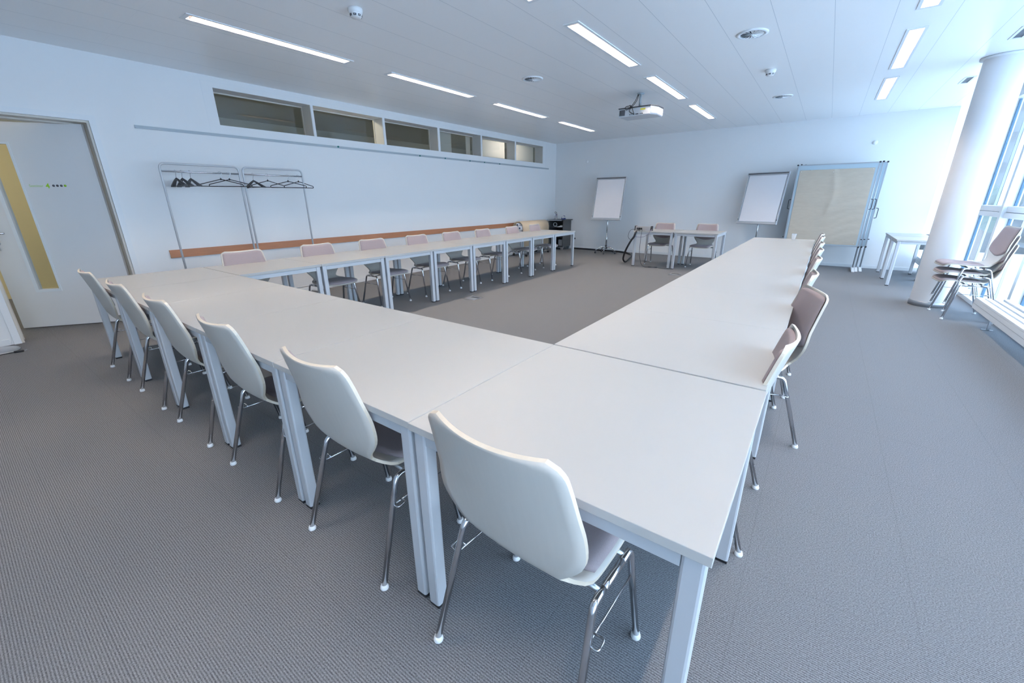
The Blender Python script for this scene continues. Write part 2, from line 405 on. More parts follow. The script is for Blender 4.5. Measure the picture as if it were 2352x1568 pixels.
bxo('vision_glass', (gx0, gx1, .018, .024, gz0, gz1), 'dglass', leaf)
b = NB(); tube(b, fillet([(.062, 0, 1.045), (.062, -.055, 1.045), (.185, -.055, 1.045)], .02), .010); lathe(b, [(0, -.0), (.026, 0), (.026, .008), (0, .008)], 20)
xform(b, Matrix.Translation((.062, -.0, 1.045)) @ Matrix.Rotation(PI / 2, 4, 'X'), [v for v in b.verts if abs(v.co.z) < .01])
obj('door_handle', b, 'chrome', leaf)
b = NB(); lathe(b, [(0, 0), (.026, 0), (.026, .008), (0, .008)], 20); xform(b, Matrix.Translation((.066, -.0, .945)) @ Matrix.Rotation(PI / 2, 4, 'X')); obj('key_plate', b, 'steel', leaf)
bxo('lock_cylinder', (.054, .076, -.014, -.008, .865, .905), 'steel', leaf)
def lettering(txt, size, x, z, m, name, bold=0.0):
    cu = bpy.data.curves.new('t', 'FONT'); cu.body = txt; cu.size = size; cu.extrude = .0006; cu.offset = bold
    t = bpy.data.objects.new('t', cu); COL.objects.link(t); bpy.context.view_layer.update()
    dg = bpy.context.evaluated_depsgraph_get(); me = bpy.data.meshes.new_from_object(t.evaluated_get(dg)); bpy.data.objects.remove(t)
    me.name = name; me.transform(Matrix.Translation((x, -.0009, z)) @ Matrix.Rotation(PI / 2, 4, 'X')); me.materials.clear(); me.materials.append(M[m])
    o = bpy.data.objects.new(name, me); COL.objects.link(o); o.parent = leaf; return o
lettering('Seminar', .036, .498, 1.506, 'greentext', 'lettering')
lettering('4', .066, .634, 1.495, 'green', 'numeral', .0014)
for k, mm in enumerate(('greydot', 'greydot', 'greydot', 'green')):
    b = NB(); lathe(b, [(0, 0), (.0115, 0), (.0115, .0012), (0, .0012)], 20); xform(b, Matrix.Translation((.700 + .0325 * k, 0, 1.519)) @ Matrix.Rotation(PI / 2, 4, 'X')); obj('dot', b, mm, leaf)

# corridor beyond the left wall
b = NB(); box(b, -9.9, XW - .25, YB - 1.5, YW + .4, -.12, -.001); struct(obj('floor', b, 'carpet'))
b = NB(); box(b, -9.72, -9.6, YB - 1.5, 2.4, 0, 2.35); struct(obj('wall_corridor', b, 'yellowwall'))
b = NB(); box(b, -9.72, -9.6, 2.4, YW + .4, 0, 2.62); struct(obj('wall_corridor', b, 'corrwall'))
b = NB(); box(b, -9.6, -9.585, YB - 1.5, 2.4, 0, .09); struct(obj('baseboard_corridor', b, 'yellowwall'))
b = NB(); box(b, -9.9, XW - .25, YB - 1.5, YW + .4, 2.86, 2.95); struct(obj('ceiling', b, 'corrwall'))
b = NB(); box(b, -9.72, XW - .25, YB - 1.6, YB - 1.5, 0, 2.9); box(b, -9.72, XW - .25, YW + .4, YW + .5, 0, 2.9); box(b, -9.72, -9.6, YB - 1.5, YW + .4, 2.62, 2.9); box(b, -9.72, -9.6, YB - 1.5, 2.4, 2.35, 2.62); struct(obj('wall_corridor', b, 'corrwall'))
CORR = []
for k, (y, s) in enumerate(((0.2, 40.0), (8.9, 40.0), (4.5, 22.0))):  # lamps after the door one are added out of view to brighten blinds and panes
    m = mat('corridor_lamp_glass', (1, 1, 1), .5, emit=((1.0, .86, .66) if k != 1 else (1.0, .90, .80), s))
    t = thing('corridor_lamp', ['corridor ceiling lamp beyond the open door', 'added unseen corridor lamp brightening the blinds of the high windows', 'added unseen corridor lamp brightening the dark high windows nearer the door'][k], 'ceiling light', ((-8.1, -7.15, -6.95)[k], y, 2.86))
    bxo('housing', (-.08, .08, -.6, .6, -.03, -.0), 'trim', t); bxo('diffuser', (-.06, .06, -.55, .55, -.042, -.031), m, t)

# glazed facade on the right
struct(bxo('trim_2', (1.75, XF + .1, YB, YW + .6, 0, .055), 'trim', bevel=.004))
bays = []
y = 10.75
while y > YB: bays.append((y - 1.33, y)); y -= 1.33
for i, (y0, y1) in enumerate(bays):
    w = thing('window_%d' % (i + 7), '', ''); del w['label']; del w['category']; struct(w); w.location = (XF, y0, 0)
    wd = y1 - y0
    b = NB(); box(b, -.10, .03, wd, wd + .085, .055, ZC - .001, bevel=.004); obj('mullion', b, 'trim', w)
    b = NB(); box(b, -.014, .012, wd - .020, wd - .001, .06, 1.075); box(b, -.014, .012, wd - .020, wd - .001, 1.225, 2.62); obj('gasket', b, mat('blue_grey_gasket', (.07, .16, .25), .5, noise=.02) if i == 0 else bpy.data.materials['blue_grey_gasket'], w)
    b = NB(); box(b, -.012, .012, wd - .50, wd - .485, .06, 1.075); box(b, -.012, .012, wd - .50, wd - .485, 1.225, 2.62); obj('glazing_bar', b, 'alu', w)
    b = NB(); box(b, -.07, .03, .086, wd - .001, 1.08, 1.145, bevel=.004); box(b, -.06, .03, .086, wd - .001, 1.152, 1.22, bevel=.004); obj('transom', b, 'trim', w)
    bxo('head_frame', (-.06, .03, .086, wd - .001, 2.63, ZC - .001), 'trim', w)
    b = NB(); box(b, -.004, .004, .087, wd - .027, .056, 1.079); box(b, -.004, .004, .087, wd - .027, 1.221, 2.629); obj('pane', b, 'glass', w)
    b = NB(); box(b, .020, .022, .09, wd - .505, 1.225, 2.625); obj('blind', b, 'screen', w)

# ------------------------------------------------------------------ column
t = thing('round_column', 'round white column from floor to ceiling near the window facade', 'column', (1.295, 7.468, 0))
b = NB(); lathe(b, [(.182, .05), (.182, ZC - .02)], 64); obj('shaft', b, 'column', t)
b = NB(); lathe(b, [(.182, 0), (.189, 0), (.189, .062), (.182, .066)], 64); obj('base_skirt', b, 'alu', t)
b = NB(); lathe(b, [(.182, ZC - .022), (.215, ZC - .014), (.215, ZC - .002), (.182, ZC - .002)], 64); obj('collar', b, 'trim', t)
b = NB()
for (r0, z) in ((.182, .05),): lathe(b, [(0, z), (r0, z)], 64)
lathe(b, [(0, 0), (.182, 0)], 64); b.free()

# ------------------------------------------------------------------ luminaires
def luminaire():
    t = thing('ceiling_light', '', 'ceiling light', group='recessed louvre lights in the ceiling')
    Lh = LLEN / 2
    b = NB(); holed(b, 'z', -.006, 0, -.076, .076, -Lh, Lh, [(-.052, .052, -Lh + .035, Lh - .035)]); obj('frame', b, 'trim', t)
    b = NB(); Li = Lh - .036; prof = [(-.0515, 0), (-.048, .055), (-.03, .08), (.03, .08), (.048, .055), (.0515, 0)]
    A = [b.verts.new((x, -Li, z)) for x, z in prof]; B = [b.verts.new((x, Li, z)) for x, z in prof]
    for k in range(5): b.faces.new((A[k], A[k + 1], B[k + 1], B[k]))
    b.faces.new(A); b.faces.new(B); obj('housing', b, 'housing', t)
    b = NB(); tube(b, [(0, -Li + .03, .058), (0, Li - .03, .058)], .013, 10); obj('lamp_tube', b, 'lamp', t)
    b = NB(); n = 34
    for k in range(n):
        y = -Li + .03 + k * (2 * Li - .06) / (n - 1); box(b, -.050, .050, y - .0015, y + .0015, .002, .026)
    obj('louvre', b, 'louvre', t)
    return t
L0 = luminaire(); first = True
LIGHT_LABELS = {
 ('A', -.36): 'louvre light of the left row behind the camera', ('A', 1.700): 'longest looking louvre light at upper left, nearest of the row along the window wall',
 ('A', 3.756): 'slim louvre light second in the row along the clerestory windows', ('A', 5.820): 'slim louvre light third in the row along the clerestory windows', ('A', 7.890): 'farthest louvre light in the row along the clerestory windows',
 ('B', -.36): 'louvre light of the middle row behind the camera', ('B', 1.690): 'middle row louvre light cut off by the top edge of the photo',
 ('B', 3.771): 'large louvre light of the middle row, nearest fully visible one', ('B', 5.832): 'middle row louvre light just right of the projector mount', ('B', 7.900): 'farthest louvre light of the middle row, beyond the projector',
 ('C', -.36): 'louvre light of the window side row behind the camera', ('C', 1.690): 'louvre light of the window side row above the camera', ('C', 3.712): 'window side louvre light cut off by the top edge near the right corner',
 ('C', 5.774): 'window side louvre light, middle one of the three at upper right', ('C', 7.796): 'window side louvre light farthest from the camera'}
for r, y in lights:
    loc = (LX[r], y + LLEN / 2, ZC)
    if first: L0.location = loc; L0['label'] = LIGHT_LABELS[r, y]; first = False
    else: dup(L0, loc, 0, LIGHT_LABELS[r, y])
for k, (x, y) in enumerate(grilles):
    t = thing('air_grille', ['small rectangular air grille in the ceiling beside the column top', 'rectangular air grille at the right edge of the ceiling, nearer the camera'][k], 'air grille', (x, y, ZC), group='rectangular ceiling grilles')
    b = NB(); holed(b, 'z', -.005, 0, -.055, .055, -.21, .21, [(-.032, .032, -.185, .185)]); obj('frame', b, 'trim', t)
    b = NB()
    for j in range(14): box(b, -.031, .031, -.18 + j * .0277, -.174 + j * .0277, .001, .03)
    obj('blades', b, 'alu', t)
    bxo('duct', (-.031, .031, -.184, .184, .04, .06), 'alu', t)

def round_vent(x, y, label, rz):
    t = thing('air_diffuser', label, 'air vent', (x, y, ZC), rz, 'round swirl diffusers in the ceiling')
    b = NB(); lathe(b, [(.135, 0), (.135, -.005), (.118, -.011), (.100, -.009), (.098, -.001)], 40); obj('rim', b, 'trim', t)
    b = NB(); lathe(b, [(0, -.001), (.098, -.001)], 32); obj('backing', b, 'dark', t)
    b = NB(); lathe(b, [(0, -.016), (.014, -.015), (.016, -.004)], 16)
    for k in range(16):
        a = 2 * PI * k / 16
        v = [Matrix.Rotation(a, 4, 'Z') @ Vector(p) for p in ((.012, 0, -.006), (.097, 0, -.006), (.097, .030, -.012), (.012, .004, -.012))]
        b.faces.new([b.verts.new(p) for p in v])
    obj('blades', b, 'trim', t)
    return t
round_vent(-.867, 5.024, 'round ceiling air diffuser nearest the camera on the right', .4)
round_vent(-3.332, 5.036, 'round ceiling air diffuser left of the projector', .4)
round_vent(-.854, 8.150, 'small looking round ceiling air diffuser beyond the right smoke detector', .4)
for k, (x, y) in enumerate(((-3.345, 2.482), (-.851, 6.462))):
    t = thing('smoke_detector', ['round white smoke detector at upper left of the ceiling', 'round white smoke detector on the right of the ceiling'][k], 'smoke detector', (x, y, ZC), group='ceiling smoke detectors')
    b = NB(); lathe(b, [(0, 0), (.055, 0), (.057, -.012), (.052, -.03), (.046, -.034)], 32); obj('base', b, 'glide', t)
    b = NB(); lathe(b, [(.046, -.034), (.047, -.05), (.038, -.062), (0, -.066)], 32); obj('sensor_head', b, 'glide', t)
    b = NB()
    for j in range(8):
        a = j * PI / 4
        v = [Matrix.Rotation(a, 4, 'Z') @ Vector(p) for p in ((.0465, -.012, -.043), (.0465, .012, -.043), (.0435, .011, -.057), (.0435, -.011, -.057))]
        b.faces.new([b.verts.new(Vector((p.x * 1.03, p.y * 1.03, p.z))) for p in v])
    obj('air_slots', b, 'dark', t)

# ------------------------------------------------------------------ wall rail, protective board, wall caps
t = thing('picture_rail', 'long pale metal magnetic rail under the high windows on the left wall', 'rail', (XW, 1.655, 2.125))
b = NB(); box(b, .0005, .010, 0, 8.81, .0, .032, bevel=.002); obj('bar', b, 'rail', t)
for k, (y, z) in enumerate(((4.127, 2.148), (5.81, 2.138), (6.477, 2.138), (7.22, 2.138), (7.703, 2.138), (8.258, 2.138))):
    b = NB(); lathe(b, [(0, .012), (.012, .012), (.014, 0), (0, 0)], 16)
    o = obj('magnet', b, 'teal', None); o.rotation_euler = (0, PI / 2, 0); o.location = (XW + .0105, y, z)
    tag(o, ['teal magnet on the wall rail nearest the door', 'teal magnet second from the door on the wall rail', 'teal magnet third from the door on the wall rail', 'teal magnet fourth from the door on the wall rail', 'teal magnet fifth from the door on the wall rail', 'teal magnet on the wall rail nearest the far corner'][k], 'magnet', 'teal magnets on the wall rail')
b = NB(); box(b, .0005, .018, 0, 7.9, 0, .095, bevel=.002); o = obj('chair_rail_board', b, 'wood', None, (XW, 1.66, .698)); tag(o, 'long reddish wooden protective board along the left wall behind the chairs', 'wall board')
for k, (x, z) in enumerate(((-5.408, 2.298), (.499, 2.31))):
    b = NB(); lathe(b, [(0, .018), (.034, .016), (.040, 0), (0, 0)], 28); o = obj('round_cover', b, 'wall'); o.rotation_euler = (PI / 2, 0, 0); o.location = (x, YW - .0005, z)
    tag(o, ['round white cap on the far wall near the left corner', 'round white cap high on the far wall near the right side'][k], 'wall cap', 'round caps on the far wall')
t = thing('wall_socket', 'white power socket on the far wall beside the dark cabinet', 'socket', (-5.68, YW, .29))
bxo('plate', (-.042, .042, -.010, -.0005, -.042, .042), 'glide', t, .003); bxo('insert', (-.018, .018, -.013, -.010, -.022, .022), 'black', t)

# ------------------------------------------------------------------ tables
TZ = .72
def make_table():
    t = thing('seminar_table', '', 'table')
    w, dd = .5, .5       # unit square, scaled by the builder below
    return t
def leg_profile(x0, x1, y0, y1): pass
TABLE_CACHE = {}
def table(cx, cy, w, d, label, group, rz=0.0):
    key = (round(w, 3), round(d, 3))
    if key in TABLE_CACHE: return dup(TABLE_CACHE[key], (cx, cy, 0), rz, label) if TABLE_CACHE[key]['group'] == group else _regroup(dup(TABLE_CACHE[key], (cx, cy, 0), rz, label), group)
    t = thing('seminar_table', label, 'table', (cx, cy, 0), rz, group); TABLE_CACHE[key] = t
    hx, hy_ = w / 2 - .002, d / 2 - .002
    b = NB(); fs = box(b, -hx, hx, -hy_, hy_, TZ - .024, TZ, bevel=.0014)
    for f in b.faces:
        if abs(f.normal.z) < .4: f.material_index = 1
    b.normal_update()
    for f in b.faces: f.material_index = 1 if abs(f.normal.z) < .5 else 0
    obj('tabletop', b, ['top', 'tedge'], t)
    i = .009; lw = .046
    for ax in 'xy':
        for s in (-1, 1):
            b = NB(); z0, z1 = TZ - .066, TZ - .030
            if ax == 'x': c = s * (hy_ - i - .014); box(b, -hx + i + lw, hx - i - lw, c - .010, c + .010, z0, z1, bevel=.002); box(b, -hx + i + lw, hx - i - lw, c - .006, c + .006, z1, TZ - .024)
            else: c = s * (hx - i - .014); box(b, c - .010, c + .010, -hy_ + i + lw, hy_ - i - lw, z0, z1, bevel=.002); box(b, c - .006, c + .006, -hy_ + i + lw, hy_ - i - lw, z1, TZ - .024)
            obj('side_rail', b, 'frame', t)
    for sx_ in (-1, 1):
        for sy_ in (-1, 1):
            b = NB(); x1 = sx_ * (hx - i); x0 = sx_ * (hx - i - lw); y1 = sy_ * (hy_ - i); y0 = sy_ * (hy_ - i - lw)
            X0, X1, Y0, Y1 = min(x0, x1), max(x0, x1), min(y0, y1), max(y0, y1)
            c = .007
            ol = [(X0 + c, Y0), (X1 - c, Y0), (X1 - c * .3, Y0 + c * .3), (X1, Y0 + c), (X1, Y1 - c), (X1 - c * .3, Y1 - c * .3), (X1 - c, Y1), (X0 + c, Y1), (X0 + c * .3, Y1 - c * .3), (X0, Y1 - c), (X0, Y0 + c), (X0 + c * .3, Y0 + c * .3)]
            prism(b, ol, 'z', .014, TZ - .026); lg = obj('leg', b, 'frame', t)
            b = NB(); box(b, X0 + .001, X1 - .001, Y0 + .001, Y1 - .001, 0, .014, bevel=.003); obj('foot', b, 'black', lg)
    return t
def _regroup(o, g): o['group'] = g; return o

ORD = ['first', 'second', 'third', 'fourth', 'fifth', 'sixth', 'seventh', 'eighth']
GF = 'white tables of the front row'; GL = 'white tables of the row along the window wall side'; GR = 'white tables of the long right row'
fx = [-.0465, -.885, -1.716, -2.548, -3.36, -4.16, -5.02]
FL = ['large looking white corner table nearest the camera, at lower right', 'white front row table next to the near corner table', 'white front row table third from the near right corner',
      'white front row table fourth from the near right corner', 'white front row table just before the left corner table', 'white corner table at the left end of the front row, nearest the door']
FY0, FY1 = .683, 1.535
for k in range(6):
    x1, x0 = fx[k], fx[k + 1]
    table((x0 + x1) / 2 + (.0 if k else 0), (FY0 + FY1) / 2 - (.0035 if k == 0 else 0), .83, .85, FL[k], GF).scale = ((x1 - x0) / .83, 1, 1)
ly = [1.54, 2.33, 3.14, 3.932, 4.735, 5.565, 6.365, 7.145, 7.975]
for k in range(8):
    t = table(-4.165 - .4175, (ly[k] + ly[k + 1]) / 2, .83, .80, 'white table in the left row, %s counting from the left corner table' % ORD[k] if k < 7 else 'last white table of the left row, free end near the dark cabinet', GL)
    t.scale = (1, (ly[k + 1] - ly[k]) / .80, 1)
for k in range(8):
    y0 = 1.54 + .8235 * k
    table(-.0485 - .4215 - .001 * k, y0 + .4115, .84, .8265, ('white table in the long right row, %s counting from the near corner table' % ORD[k]) if k < 7 else 'last white table of the long right row, with a clear plastic cup on it', GR)
GH = 'two white tables at the head of the room'
table(-2.752, 9.02, .80, .84, 'white head table at the left, with the connection box and cables on it', GH)
table(-1.938, 9.02, .80, .84, 'white head table at the right of the pair near the far wall', GH)
GS = 'two white side tables behind the column'
table(1.225, 10.04, .52, .80, 'white side table against the far wall behind the column', GS)
table(1.225, 9.195, .52, .80, 'white side table nearer the camera, behind the column', GS)

# ------------------------------------------------------------------ chairs
PROF = [(-.236, .850, .197), (-.216, .785, .208), (-.197, .715, .217), (-.182, .660, .225), (-.169, .612, .230), (-.159, .572, .224), (-.149, .534, .200), (-.139, .500, .170), (-.125, .470, .150), (-.108, .452, .152), (-.084, .439, .184), (-.052, .432, .205),
        (.040, .431, .208), (.110, .435, .208), (.180, .441, .206), (.235, .441, .202), (.268, .431, .199), (.292, .412, .196)]
def chair_surface():
    P = [Vector(p) for p in PROF]
    Q = smoothpath(P, 4)
    s = [0]
    for a, c in zip(Q, Q[1:]): s.append(s[-1] + (Vector((a.x, a.y)) - Vector((c.x, c.y))).length)
    return Q, s
CQ, CS = chair_surface(); CL = CS[-1]
def csamp(s):
    s = max(0, min(CL, s))
    for i in range(len(CS) - 1):
        if CS[i + 1] >= s: break
    f = (s - CS[i]) / max(1e-9, CS[i + 1] - CS[i]); a = CQ[i].lerp(CQ[i + 1], f); tg = (CQ[i + 1] - CQ[i]); tn = Vector((tg.x, tg.y)).normalized()
    w = a.z
    for dd, r in ((s, .038), (CL - s, .06)):
        if dd < r: w = w - r + math.sqrt(max(0, r * r - (r - dd) ** 2))
    return a.x, a.y, w, (-tn.y, tn.x)        # y, z, half width, inward normal (towards the sitter / up)
def cpt(s, u, off=0.0, win=0.0):
    y, z, w, n = csamp(s); w = max(.001, w - win)
    back = max(0, min(1, (.36 - s) / .16))
    curve = (.030 * back * (1 if True else 0) + .007 * (1 - back)) * u * u
    o = off + curve
    return Vector((u * w, y + n[0] * o, z + n[1] * o))
def grid_solid(bm, f0, f1, nu, nv, mi_rim=0, rim_smooth=False):
    A = [[bm.verts.new(f0(i / nv, j / nu * 2 - 1)) for j in range(nu + 1)] for i in range(nv + 1)]
    B = [[bm.verts.new(f1(i / nv, j / nu * 2 - 1)) for j in range(nu + 1)] for i in range(nv + 1)]
    for G in (A, B):
        for i in range(nv):
            for j in range(nu):
                f = bm.faces.new((G[i][j], G[i][j + 1], G[i + 1][j + 1], G[i + 1][j])); f.smooth = True
    def rim(a, c, d, e):
        f = bm.faces.new((a, c, d, e)); f.material_index = mi_rim; f.smooth = rim_smooth
    for i in range(nv):
        rim(A[i][0], A[i + 1][0], B[i + 1][0], B[i][0]); rim(A[i][nu], A[i + 1][nu], B[i + 1][nu], B[i][nu])
    for j in range(nu):
        rim(A[0][j], A[0][j + 1], B[0][j + 1], B[0][j]); rim(A[nv][j], A[nv][j + 1], B[nv][j + 1], B[nv][j])
def svals(t, ends=.055):
    return CL * t
def make_chair(group):
    t = thing('seminar_chair', '', 'chair', group=group)
    # s samples denser at both rounded ends
    def sm(v): return CL * (v - .055 * math.sin(2 * PI * v))
    b = NB(); grid_solid(b, lambda v, u: cpt(sm(v), u, 0), lambda v, u: cpt(sm(v), u, -.011), 14, 56, 1); obj('seat_shell', b, ['shell', 'beech'], t)
    def pad(sa, sb, inset, th, name):
        def h(v, u):
            e = min(1 - abs(u), v * 2.2 * 1.0, (1 - v) * 2.2); e = max(0, min(1, e / .16)); return .0015 + th * math.sqrt(1 - (1 - e) ** 2)
        def S_(v, u):
            v2 = v - .04 * math.sin(2 * PI * v); return sa(u) * (1 - v2) + sb(u) * v2
        def top(v, u):
            return cpt(S_(v, u), u, h(v, u), inset)
        def bot(v, u): return cpt(S_(v, u), u, .0006, inset)
        b = NB(); grid_solid(b, top, bot, 16, 22, 0, True); return obj(name, b, 'fabric', t)
    pad(lambda u: .014 + .012 * max(0, abs(u) - .82) * 4, lambda u: .325 - .055 * u * u, .014, .013, 'back_cushion')
    s_seat = CS[min(range(len(CQ)), key=lambda i: abs(CQ[i].x + .066) + (0 if CQ[i].y < .46 else 9))]
    pad(lambda u: s_seat + .004 + .045 * u * u * 0.6, lambda u: CL - .010 - .012 * max(0, abs(u) - .82) * 4, .012, .013, 'seat_cushion')
    r = .0105
    for sx_ in (-1, 1):
        top_r = Vector((sx_ * .222, -.085, .404)); top_f = Vector((sx_ * .222, .130, .404)); fr = Vector((sx_ * .246, -.205, .012)); ff = Vector((sx_ * .246, .200, .012)); mid = (top_r + top_f) / 2
        def make(pts, foot):
            b = NB(); tube(b, fillet(pts, .05, 6), r, 12); lg = obj('leg', b, 'chrome', t)
            b = NB(); lathe(b, [(0, 0), (.0150, 0), (.0160, .004), (.0150, .010), (.0122, .018), (0, .018)], 16, center=(foot.x, foot.y, 0)); obj('glide', b, 'glide', lg)
        make([fr, top_r, top_r.lerp(mid, .5)], fr); make([ff, top_f, top_f.lerp(mid, .5)], ff)
        b = NB(); tube(b, [top_r.lerp(mid, .45), top_f.lerp(mid, .45)], r * .96, 12)
        obj('seat_bar', b, 'chrome', t)
        za = .30
        pr = top_r.lerp(fr, (.404 - za) / .392); pf = top_f.lerp(ff, (.404 - za) / .392)
        b = NB(); tube(b, [pr, pf], .003, 6)
        out = sx_ * .030
        tube(b, fillet([pr + Vector((0, 0, .004)), pr + Vector((out, .0, .004)), pr + Vector((out, .035, .012)), pr + Vector((0, .035, .004))], .01, 3), .003, 6)
        obj('linking_wire', b, 'chrome', t)
    for y in (-.045, .095):
        b = NB(); tube(b, fillet([(-.222, y, .404), (-.15, y, .414), (.15, y, .414), (.222, y, .404)], .03), .009, 10); obj('cross_bar', b, 'steel', t)
        b = NB()
    return t

chairs = []
for i, (x, y, a, lab) in enumerate([(-.50, .812, -.05, 'nearest white plywood chair seen from behind, at the near corner table'), (-1.298, .842, 0, 'white plywood chair seen from behind, second from the near corner'),
        (-2.092, .842, 0, 'white plywood chair seen from behind, third from the near corner'), (-2.885, .838, 0, 'white plywood chair seen from behind, fourth from the near corner'),
        (-3.665, .835, 0, 'white plywood chair seen from behind, second from the left end of the front row'), (-4.49, .833, 0, 'white plywood chair at the left end of the front row, nearest the door')]):
    chairs.append((x, y, a, 0, lab, 'chairs along the front row'))
for i, y in enumerate((1.90, 2.73, 3.52, 4.31, 5.06, 5.86, 6.76, 7.57)):
    chairs.append((-4.73, y, -PI / 2, 0, ('mauve cushioned chair behind the left row, %s from the left corner' % ORD[i]) if i < 7 else 'mauve cushioned chair at the far end of the left row, by the plywood paper trolley', 'chairs between the left row and the wall'))
for i, (x, y, a) in enumerate(((-.235, 1.80, 0), (-.165, 2.745, .30), (-.205, 3.50, 0), (-.195, 4.44, 0), (-.190, 5.22, 0), (-.19, 6.0, 0), (-.19, 6.95, 0), (-.20, 7.53, 0))):
    lab = ['mauve cushioned chair nearest the camera on the right row, seen edge on', 'chair on the right row pulled out and turned, showing its whole mauve back cushion'] + ['chair on the right row, %s from the near end' % ORD[k] for k in range(2, 7)] + ['farthest chair on the right row, by the pinboards']
    chairs.append((x, y, PI / 2 + a, 0, lab[i], 'chairs along the right row'))
chairs.append((-2.748, 9.195, PI, 0, 'chair at the left head table, facing the room', 'chairs at the head tables'))
chairs.append((-1.908, 9.245, PI, 0, 'chair at the right head table, facing the room', 'chairs at the head tables'))
for k in range(3):
    chairs.append((1.487 - .006 * k, 6.905 + .02 * k, PI / 2 + .08, .088 * k, ['bottom chair of the stack beside the column', 'middle chair of the stack beside the column', 'top chair of the stack beside the column, full mauve back showing'][k], 'stacked chairs by the window'))
C0 = make_chair('x')
for i, (x, y, a, z, lab, g) in enumerate(chairs):
    if i == 0: C0.location = (x, y, z); C0.rotation_euler = (0, 0, a); C0['label'] = lab; C0['group'] = g
    else: o = dup(C0, (x, y, z), a, lab); o['group'] = g

# ------------------------------------------------------------------ cup
b = NB(); lathe(b, [(0, .0), (.024, 0), (.033, .09), (.0345, .092), (.032, .09), (.0225, .003), (0, .003)], 24)
o = obj('plastic_cup', b, 'cupglass', None, (-.335, 7.93, TZ + .0005)); tag(o, 'clear plastic cup standing at the far end of the right row', 'cup')

# ------------------------------------------------------------------ coat racks
def rack(y0, y1, label):
    t = thing('coat_rack', label, 'coat rack', (-6.1, (y0 + y1) / 2, 0), 0, 'coat racks against the left wall'); h = (y1 - y0) / 2
    b = NB(); tube(b, fillet([(0, -h, .02), (0, -h, 1.757), (0, h, 1.757), (0, h, .02)], .06, 8), .0115, 12); obj('frame', b, 'frame', t)
    b = NB(); tube(b, [(0, -h, 1.676), (0, h, 1.676)], .0095, 12); obj('hanging_rail', b, 'chrome', t)
    for s in (-1, 1):
        b = NB(); tube(b, fillet([(-.24, s * h, .012), (-.2, s * h, .02), (.2, s * h, .02), (.24, s * h, .012)], .03), .0115, 10); obj('foot', b, 'frame', t)
    b = NB(); tube(b, [(0, -h, .14), (0, h, .14)], .009, 10); obj('lower_bar', b, 'frame', t)
    return t
rack(1.705, 2.512, 'white tubular coat rack nearer the door with five hangers')
rack(2.557, 3.330, 'white tubular coat rack farther from the door with four hangers')
RAILZ = 1.676
def wire_hanger(y, rz, label, half=.205):
    t = thing('clothes_hanger', label, 'clothes hanger', (-6.1, y, RAILZ), rz, 'slim black hangers on the coat racks')
    # local: plane of the hanger = local X-Z; hook goes over the rail at the origin
    b = NB(); hook = [(.020 * math.cos(a), 0, .004 + .020 * math.sin(a)) for a in [PI * 1.05 - k * PI * 1.25 / 12 for k in range(13)]]
    hook = [(x - .0, 0, z - .006) for x, _, z in hook] + [(.0, 0, -.040), (0, 0, -.070)]
    tube(b, hook, .0022, 8); obj('hook', b, 'chrome', t)
    b = NB(); tube(b, fillet([(0, 0, -.068), (-half, 0, -.128), (-half, 0, -.150), (half, 0, -.150), (half, 0, -.128), (0, 0, -.068)], .022, 5), .005, 8); lathe(b, [(0, -.078), (.010, -.078), (.008, -.056), (0, -.056)], 12)
    obj('hanger_body', b, 'black', t)
    return t
def broad_hanger(y, rz, label):
    t = thing('clothes_hanger', label, 'clothes hanger', (-6.1, y, RAILZ), rz, 'broad black hangers on the coat racks')
    b = NB(); hook = [(.020 * math.cos(a), 0, -.002 + .020 * math.sin(a)) for a in [PI * 1.05 - k * PI * 1.25 / 12 for k in range(13)]] + [(.0, 0, -.040), (0, 0, -.070)]
    tube(b, hook, .0022, 8); obj('hook', b, 'chrome', t)
    b = NB(); half = .20; n = 12; pr = None
    sec = []
    for k in range(n + 1):
        u = k / n * 2 - 1; x = u * half; z = -.066 - .080 * abs(u) ** 1.1; wd = .010 + .014 * abs(u); y = .010 * abs(u) ** 2
        sec.append([b.verts.new((x, y - wd, z - .004)), b.verts.new((x, y, z + .003)), b.verts.new((x, y + wd, z - .004)), b.verts.new((x, y + wd, z - .016)), b.verts.new((x, y - wd, z - .016))])
    for A, B in zip(sec, sec[1:]):
        for q in range(5):
            b.faces.new((A[q], A[(q + 1) % 5], B[(q + 1) % 5], B[q]))
    b.faces.new(sec[0]); b.faces.new(sec[-1][::-1])
    box(b, -half + .01, half - .01, .004, .012, -.158, -.150)
    obj('hanger_body', b, 'black', t)
    return t
for y, lab in ((1.839, 'broad black hanger hanging nearest the door, edge on'), (1.897, 'broad black hanger in the middle of the three edge on ones'), (1.979, 'broad black hanger, right one of the three edge on ones')):
    broad_hanger(y, 0.0, lab)
broad_hanger(2.667, .10, 'broad black hanger at the left end of the farther coat rack')
for y, rz, lab in ((2.292, 1.15, 'slim black hanger turned flat to the wall, left of the pair on the nearer rack'), (2.388, 1.18, 'slim black hanger turned flat to the wall, right of the pair on the nearer rack'),
               (2.846, PI / 2 + .12, 'slim black hanger, left one of the three on the farther rack'), (3.116, 1.2, 'slim black hanger, middle one of the three on the farther rack'), (3.262, PI / 2 + .1, 'slim black hanger at the right end of the farther rack, overhanging its side')):
    wire_hanger(y, rz, lab, .222)

